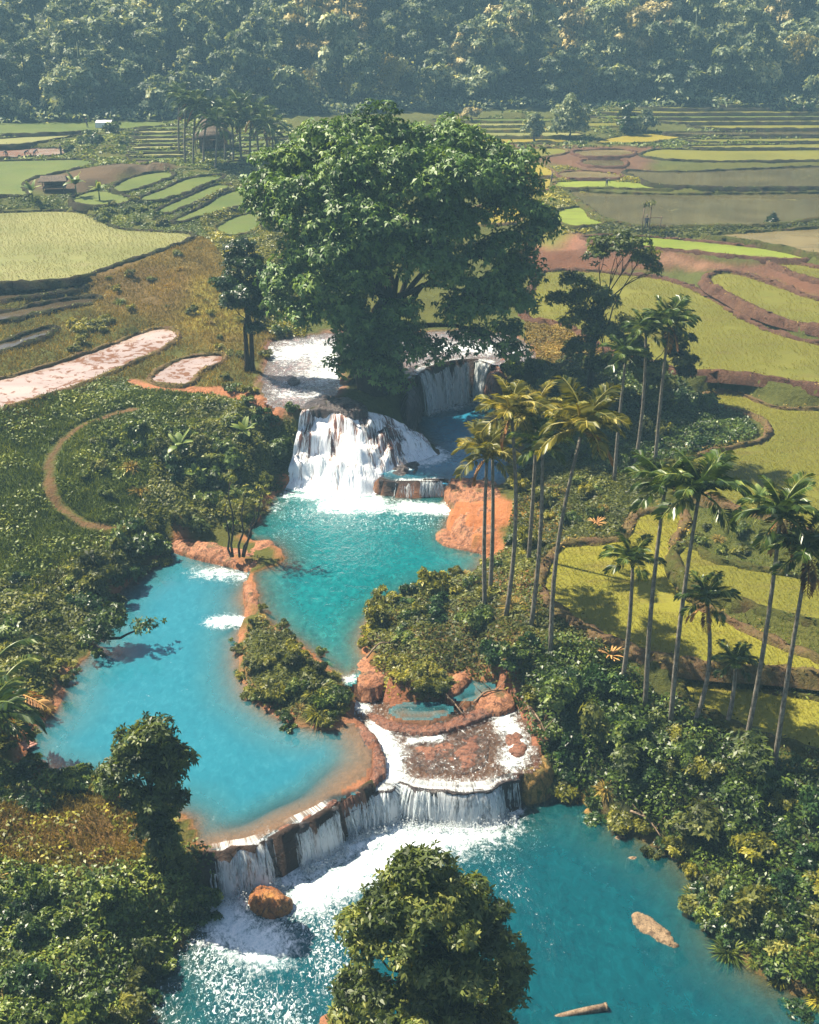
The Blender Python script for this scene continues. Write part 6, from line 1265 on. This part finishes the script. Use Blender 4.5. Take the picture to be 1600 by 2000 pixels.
shrubs([(330, 540, 'on the dry slope below the pale paddy'), (450, 620, 'on the dry slope by the two-trunked tree'), (240, 590, 'at the right end of the dark terraces')], 'dry slope', [(200, 540), (300, 505), (400, 470), (470, 560), (520, 650), (420, 690), (360, 630), (230, 600)], 26, (.35, .9), ['tuft', 'yellow', 'tuft', 'olive'], 223, 1.2)
shrubs([(200, 290, 'on the grassy mound below the white shelter')], 'far left mound', [(130, 290), (180, 262), (270, 255), (285, 285), (220, 312), (140, 306)], 11, (.8, 1.7), ['bush', 'under', 'dark'], 218, 1.4)
shrubs([(1430, 1070, 'on the hedge bank between the right paddies')], 'hedge bank', [(1345, 1040), (1390, 1030), (1480, 1050), (1520, 1085), (1440, 1090), (1370, 1070)], 9, (.5, .9), ['olive', 'under', 'tuft'], 219, .9)

# ------------------------------------------------------------------ ground cover: grass, weeds, leaf litter (uncounted)
def cover(name, px, dens, mat, size, hmax, seed, blade_=False, lump=1.6, cut=0.0):
    rng = np.random.default_rng(seed); w = hpoly(px, 3); area = abs(.5 * np.sum(w[:, 0] * np.roll(w[:, 1], -1) - np.roll(w[:, 0], -1) * w[:, 1])); bb = np.ptp(w[:, :2], axis=0).prod()
    n = int(min(dens * bb, 400000)); x = rng.uniform(w[:, 0].min(), w[:, 0].max(), n); y = rng.uniform(w[:, 1].min(), w[:, 1].max(), n)
    j = np.clip(np.searchsorted(GX, x), 0, shp[1] - 1); i = np.clip(np.searchsorted(GY, y), 0, shp[0] - 1)
    nz = fbm(x, y, lump, seed, 3) + .5; near = np.minimum(dline(x, y, PATH1), dline(x, y, PATH2))
    ok = pip(x, y, w) & ~HARD[i, j] & (nz > cut) & (near > .55); x, y, nz = x[ok], y[ok], nz[ok]; n = len(x)
    z = height(x, y); g = 0.15; hx = (fbm(x + .3, y, lump, seed, 3) - fbm(x - .3, y, lump, seed, 3)) * hmax * 2.2; hy = (fbm(x, y + .3, lump, seed, 3) - fbm(x, y - .3, lump, seed, 3)) * hmax * 2.2
    hh = hmax * np.clip((nz - .2) * 1.6, .05, 1.2) * (.35 + .65 * rng.random(n) ** .5)
    pos = np.c_[x, y, z + hh]
    if blade_:
        nor = unit(np.c_[rng.normal(size=n), rng.normal(size=n), rng.normal(size=n) * .3 + .25]); T = unit(np.c_[rng.normal(size=(n, 2)) * .55, np.ones(n)]); B = unit(np.cross(nor, T)); L_ = (size * rng.uniform(.6, 1.4, n))[:, None]
        V = np.empty((n, 4, 3)); p = np.c_[x, y, z + hh * .5]; V[:, 0] = p - T * L_ * .5 - B * L_ * .07; V[:, 1] = p - T * L_ * .5 + B * L_ * .07; V[:, 2] = p + T * L_ * .5 + B * L_ * .05 + nor * L_ * .2; V[:, 3] = p + T * L_ * .5 - B * L_ * .05 + nor * L_ * .2
        V = V.reshape(-1, 3); F = np.arange(n * 4).reshape(-1, 4)
    else:
        nor = unit(np.c_[-hx, -hy, np.full(n, .8)] + rng.normal(size=(n, 3)) * .38); V, F = leaf_cards(pos, nor, size * 1.2, rng, .5, .1)
    link(name, mesh_np(name, V, F, MAT[mat], fattrs={'tone': np.clip(rng.random(n) * .6 + nz * .4, 0, 1)}), kind='stuff')
cover('undergrowth', [(330, 830), (400, 785), (540, 810), (582, 850), (560, 960), (480, 1010), (330, 1070), (240, 1150), (180, 1230), (120, 1320), (40, 1450), (-60, 1500), (-60, 1180), (120, 1120), (260, 1030)], 70, 'olive', .24, 1.0, 301)
cover('grass', [(-60, 800), (240, 770), (420, 775), (360, 860), (330, 980), (270, 1050), (120, 1130), (-60, 1180)], 120, 'under', .36, .7, 321, True, 1.4)
cover('undergrowth', [(-60, 800), (240, 780), (400, 785), (340, 980), (250, 1050), (100, 1120), (-60, 1180)], 22, 'under', .24, .8, 322, False, 2.2, .45)
cover('undergrowth', [(-60, 1500), (60, 1505), (130, 1530), (60, 1570), (-60, 1590)], 90, 'bush', .2, .5, 323)
cover('undergrowth', [(-60, 1700), (150, 1710), (300, 1670), (400, 1650), (420, 1700), (390, 1800), (330, 1900), (300, 2060), (-60, 2080)], 110, 'bush', .20, .8, 302)
cover('undergrowth', [(1000, 1290), (1100, 1260), (1200, 1290), (1330, 1390), (1480, 1470), (1660, 1540), (1720, 1920), (1560, 1945), (1470, 1890), (1400, 1790), (1330, 1680), (1180, 1570), (1080, 1545), (1040, 1440)], 110, 'bush', .22, 1.2, 303)
cover('undergrowth', [(720, 1180), (830, 1140), (960, 1090), (1050, 1090), (1080, 1190), (1220, 1280), (1180, 1340), (1040, 1340), (900, 1320), (720, 1270)], 85, 'olive', .22, .6, 304)
cover('undergrowth', [(1000, 930), (1100, 900), (1240, 930), (1300, 900), (1380, 880), (1480, 850), (1430, 800), (1340, 750), (1240, 720), (1120, 700), (1050, 750), (1040, 850)], 70, 'bush', .26, .8, 305)
cover('undergrowth', [(1040, 925), (1250, 930), (1310, 940), (1230, 1000), (1200, 1050), (1100, 1060), (1050, 1100), (980, 1120), (1000, 1000)], 80, 'olive', .22, .5, 306)
cover('undergrowth', [(380, 380), (560, 360), (600, 640), (520, 650), (440, 520)], 60, 'yellow', .28, .7, 307)
cover('undergrowth', [(484, 1215), (540, 1226), (600, 1275), (676, 1340), (650, 1415), (600, 1415), (530, 1390), (478, 1330)], 70, 'olive', .2, .4, 308)
cover('undergrowth', [(735, 1285), (800, 1280), (870, 1320), (870, 1380), (780, 1375), (735, 1340)], 90, 'yellow', .2, .45, 309)
cover('undergrowth', [(1030, 620), (1120, 640), (1180, 690), (1100, 720), (1040, 700)], 60, 'dry', .25, .4, 310)
cover('grass', [(-60, 560), (180, 545), (300, 500), (400, 465), (480, 560), (540, 650), (520, 740), (430, 760), (250, 740), (-60, 840)], 55, 'dry', .32, .35, 311, True, 1.5, .25)
cover('grass', [(200, 740), (300, 750), (420, 770), (540, 800), (480, 840), (300, 830), (180, 840), (60, 830)], 60, 'under', .24, .3, 320, False, 1.2)
cover('grass', [(-60, 1560), (120, 1540), (240, 1565), (330, 1640), (200, 1715), (-60, 1715)], 130, 'dry', .28, .5, 312, True)
cover('grass', [(-60, 1560), (120, 1535), (240, 1555), (390, 1650), (200, 1720), (-60, 1720)], 26, 'yellow', .22, .4, 324, False, 1.2, .5)
cover('grass', [(1330, 1000), (1420, 1000), (1700, 1060), (1700, 1340), (1480, 1300), (1330, 1180), (1310, 1080)], 45, 'under', .24, .3, 313, True, 1.2, .2)
cover('grass', [(-60, 380), (0, 384), (150, 380), (320, 330), (560, 330), (560, 460), (380, 460), (230, 450), (120, 412), (-60, 415)], 34, 'under', .28, .3, 314, False, 2.0, .3)
cover('grass', [(-60, 262), (300, 240), (560, 240), (600, 330), (330, 320), (130, 330), (-60, 292)], 7, 'under', .6, .5, 315, False, 3.0, .35)
cover('grass', [(880, 236), (1300, 205), (1700, 192), (1700, 300), (1300, 290), (900, 290)], 4, 'under', .6, .4, 316, False, 3.0, .45)
cover('grass', [(960, 320), (1260, 350), (1130, 380), (1180, 445), (1040, 450), (960, 400)], 26, 'yellow', .35, .35, 317, False, 1.6, .35)
cover('grass', [(1180, 440), (1380, 445), (1600, 430), (1700, 425), (1700, 446), (1380, 462), (1180, 462)], 26, 'olive', .35, .5, 318, False, 1.6, .3)

for k, (fd, w) in enumerate(zip(FIELDS, FW)):
    lm = {'rice': 'rice_leaf', 'rice_olive': 'rice_leaf', 'rice_left': 'rice_leaf_green', 'rice_green': 'rice_leaf_green', 'rice_pale': 'rice_leaf_pale'}.get(fd[2]); ym = w[:, 1].min()
    if lm is None or ym > (190 if fd[2] == 'rice_pale' else 120):
        continue
    sp, lf = ((.24, .22) if ym < 75 else ((.34, .26) if ym < 100 else ((.42, .28) if ym < 130 else (.8, .42)))); hw = 30 + ym * .42
    rng = np.random.default_rng(900 + k); x0, x1 = max(w[:, 0].min(), -hw), min(w[:, 0].max(), hw); y0, y1 = w[:, 1].min(), w[:, 1].max()
    gx_, gy_ = np.meshgrid(np.arange(x0, x1, sp), np.arange(y0, y1, sp)); x = gx_.ravel() + rng.normal(size=gx_.size) * sp * .28 + .15 * np.sin(gy_.ravel() * .6); y = gy_.ravel() + rng.normal(size=gx_.size) * sp * .2 + .15 * np.sin(gx_.ravel() * .4)
    ok = pip(x, y, w) & (dline(x, y, w, True) > .4) & (fbm(x, y, 3, 905 + k) > -.22) & (rng.random(len(x)) < .93); x, y = x[ok], y[ok]; n = len(x)
    if not n:
        continue
    pos = np.c_[x, y, np.full(n, fd[1] + .02)]; V, F = whorls(pos, np.tile((0, 0, 1.0), (n, 1)), 4, lf, rng, .16, 1.4, 0.0)
    link('rice', mesh_np('rice', V, F, MAT[lm], fattrs={'tone': np.repeat(np.clip(fbm(x, y, 4, 910) + .5 + rng.normal(size=n) * .15, 0, 1), 4)}), kind='stuff')
for mt, mat, dens in (('bank_grass', 'under', 5), ('bank_tan', 'dry', 4), ('bank_red', 'dry', 1.2), ('bank_dark', 'under', 2)):
    rng = np.random.default_rng(len(mt)); Pn = np.concatenate([v for v, k in BANKV if k == mt]); n = int(len(Pn) * dens); Pn = Pn[rng.integers(0, len(Pn), n)] + rng.normal(size=(n, 3)) * np.array([.28, .28, .06])
    ok = np.abs(Pn[:, 0]) < 120; Pn = Pn[ok]; n = len(Pn); nz = vnoise(Pn[:, 0], Pn[:, 1], 1.8, 7); ok = nz > .3; Pn = Pn[ok]; n = len(Pn)
    nor = unit(rng.normal(size=(n, 3)) * .5 + np.array([0, 0, .7])); V, F = leaf_cards(Pn + np.array([0, 0, .05]), nor, .26, rng, .4, -.3)
    link('bank_weeds', mesh_np('bank_weeds', V, F, MAT[mat], fattrs={'tone': rng.random(n)}), kind='stuff')

# ------------------------------------------------------------------ the forest on the hill
def forest_mesh(kind, seed):
    rng = np.random.default_rng(seed)
    if kind == 'bamboo':
        V, T_ = [], []
        parts = []
        for k in range(26):
            a = rng.uniform(0, 6.28); l = rng.uniform(8, 12.5); sp = rng.uniform(.15, .5)
            s_ = np.linspace(0, 1, 7); P = np.c_[math.cos(a) * (s_ * .6 + sp * s_ ** 2 * 7), math.sin(a) * (s_ * .6 + sp * s_ ** 2 * 7), l * (s_ - .22 * s_ ** 3 * (1 + sp))]
            for q in P[2:]:
                parts.append((q[0], q[1], q[2], .75, .75, 1.0))
        V, F, t = foliage(parts, 3600, .6, rng, .3, .9, .6, .8, .3); return mesh_np('bamboo_clump', V, F, MAT['bamboo'], fattrs={'tone': t})
    lob = []
    hgt = {'round': 11, 'tall': 15, 'wide': 10, 'pale': 13, 'low': 6}[kind]; rr = {'round': 4.0, 'tall': 3.2, 'wide': 5.0, 'pale': 3.8, 'low': 3.4}[kind]
    for k in range(7):
        a = k * 2.4 + rng.normal() * .3; r = rr * rng.uniform(.25, .95); s_ = rr * rng.uniform(.34, .56); lob.append((math.cos(a) * r, math.sin(a) * r, hgt * (.58 + .36 * rng.random()) - r * .3, s_, s_, s_ * .75))
    for k in range(4):
        a = k * 1.6 + rng.random(); s_ = rr * .4; lob.append((math.cos(a) * rr * .5, math.sin(a) * rr * .5, hgt * rng.uniform(.25, .5), s_, s_, s_))
    cl = clumps_on(lob, 1.6, .8, rng, .4); V, F, t = foliage(cl, 3400, .75, rng, .5, .2, .2, .35, .4)
    Vt, Ft = tube(np.array([(0, 0, -1), (.1, 0, hgt * .4), (0, .1, hgt * .8)]), [.3, .24, .12], 6); V, F, t = join([(V, F, t), (Vt, Ft, np.full(len(Ft), .1))])
    return mesh_np('forest_tree', V, F, MAT['pale' if kind == 'pale' else 'forest'], fattrs={'tone': t})
FM = {k: [forest_mesh(k, 500 + 10 * i + j) for j in range(n)] for i, (k, n) in enumerate((('round', 3), ('tall', 3), ('wide', 2), ('pale', 2), ('low', 2), ('bamboo', 2)))}
rng = np.random.default_rng(77); cnt = 0
TL = {'round': 'hazy blue-green round-crowned tree in the hillside forest', 'tall': 'hazy blue-green tall narrow tree in the hillside forest', 'wide': 'hazy blue-green wide-spreading tree in the hillside forest', 'pale': 'pale blossom-coloured tall tree standing out of the hillside forest', 'low': 'low bushy tree along the foot of the hill', 'bamboo': 'feathery golden bamboo clump at the foot of the hill'}
def forest_label(kind, x, y, row):
    u = 'at the foot of the hill' if row < 2 else ('low on the hillside' if row < 4 else ('halfway up the hillside' if row < 6 else 'high on the hillside'))
    px_ = 800 + x / math.hypot(y, 25) * FPX; v = ['above the far left paddies', 'above the white shelter', 'above the house palms', 'left above the great tree', 'right above the great tree', 'above the field trees', 'above the far right terraces', 'at the far right'][int(np.clip(px_ / 200, 0, 7))]
    return {'round': 'round-crowned hazy tree', 'tall': 'tall narrow hazy tree', 'wide': 'wide-spreading hazy tree', 'pale': 'pale-flowered tall tree', 'low': 'low bushy hazy tree'}[kind] + ' ' + u + ' ' + v
def plant(kind, x, y, s_, label=None):
    o = link('bamboo_clump' if kind == 'bamboo' else 'forest_tree', FM[kind][rng.integers(len(FM[kind]))], None, (x, y, float(height(x, y)) - .3), label or TL[kind], 'bamboo' if kind == 'bamboo' else 'tree', 'bamboo clumps below the forest' if kind == 'bamboo' else 'forest: ' + (label or ''))
    o.rotation_euler = (0, 0, rng.uniform(0, 6.28)); o.scale = (s_ * rng.uniform(.9, 1.1), s_ * rng.uniform(.9, 1.1), s_ * rng.uniform(.85, 1.2))
for row in range(9):
    dy = [3, 9, 15, 22, 29, 36, 44, 52, 60][row]; half = 100 + dy * .45; nn = int(2 * half / (7.6 + row * .25))
    for k in range(nn):
        x = -half + 2 * half * (k + .5 + rng.uniform(-.35, .35)) / nn; y = foot(x) + dy + rng.uniform(-2.5, 2.5)
        kind = ['round', 'tall', 'wide', 'round', 'tall', 'pale'][rng.choice(6, p=[.22, .20, .19, .14, .12, .13])]
        if row == 0 and rng.random() < .5:
            kind = 'low'
        if x < -84 and row > 5:
            continue
        if cnt < 285:
            plant(kind, x, y, rng.choice([.75, .95, 1.15, 1.4]) * rng.uniform(.9, 1.1), forest_label(kind, x, y, row)); cnt += 1
for (px, py, s_, lab) in [(520, 218, 1.0, 'feathery golden bamboo clump, leftmost at the foot of the hill'), (590, 222, 1.0, 'arching golden bamboo clump left above the great tree'), (760, 214, 1.15, 'tall golden bamboo clump behind the great tree'), (1085, 205, 1.1, 'wide golden bamboo clump above the far right trees'), (1140, 208, .8, 'small bamboo clump right of the wide one'), (690, 220, .8, 'small golden bamboo clump between two larger ones'), (1560, 192, 1.1, 'golden bamboo clump at the far right below the forest')]:
    q = hit(px, py); plant('bamboo', q[0], q[1] + 3, s_, lab)
for (px, py, s_, lab) in [(985, 190, 1.15, 'tall pale-crowned tree standing out above the great tree on the right'), (905, 195, .9, 'pale tree left of the tallest pale-crowned one'), (1240, 190, 1.2, 'tall thin pale-stemmed tree at the right of the forest edge')]:
    q = hit(px, py); plant('pale', q[0], q[1] + 4, s_, lab)
# scrub along the foot of the hill and between the forest trees
x = rng.uniform(-150, 150, 60000); y = foot(x) + rng.uniform(-4, 95, 60000) ; nz = fbm(x, y, 7, 400) + .5
pos = np.c_[x, y, height(x, y) + 3.2 * nz * rng.random(60000) ** .5]; nor = unit(rng.normal(size=(60000, 3)) * .6 + np.array([0, -.2, .8])); V, F = leaf_cards(pos, nor, 1.0, rng, .55, .1)
link('forest_undergrowth', mesh_np('forest_undergrowth', V, F, MAT['forest'], fattrs={'tone': np.clip(rng.random(60000) * .6 + nz * .4, 0, 1)}), kind='stuff')

# ------------------------------------------------------------------ the air
hm = bpy.data.materials.new('haze'); hm.use_nodes = True; ht = hm.node_tree; ht.nodes.clear()
ho = ht.nodes.new('ShaderNodeOutputMaterial'); hv = ht.nodes.new('ShaderNodeVolumePrincipled')
hv.inputs['Color'].default_value = (0.42, 0.74, 1.0, 1); hv.inputs['Density'].default_value = 0.00062; hv.inputs['Anisotropy'].default_value = 0.0
ht.links.new(hv.outputs[0], ho.inputs['Volume'])
V, F = box((0, 445, 36.0), (1560, 1080, 82)); link('haze', mesh_np('haze', V, F, hm), kind='stuff')
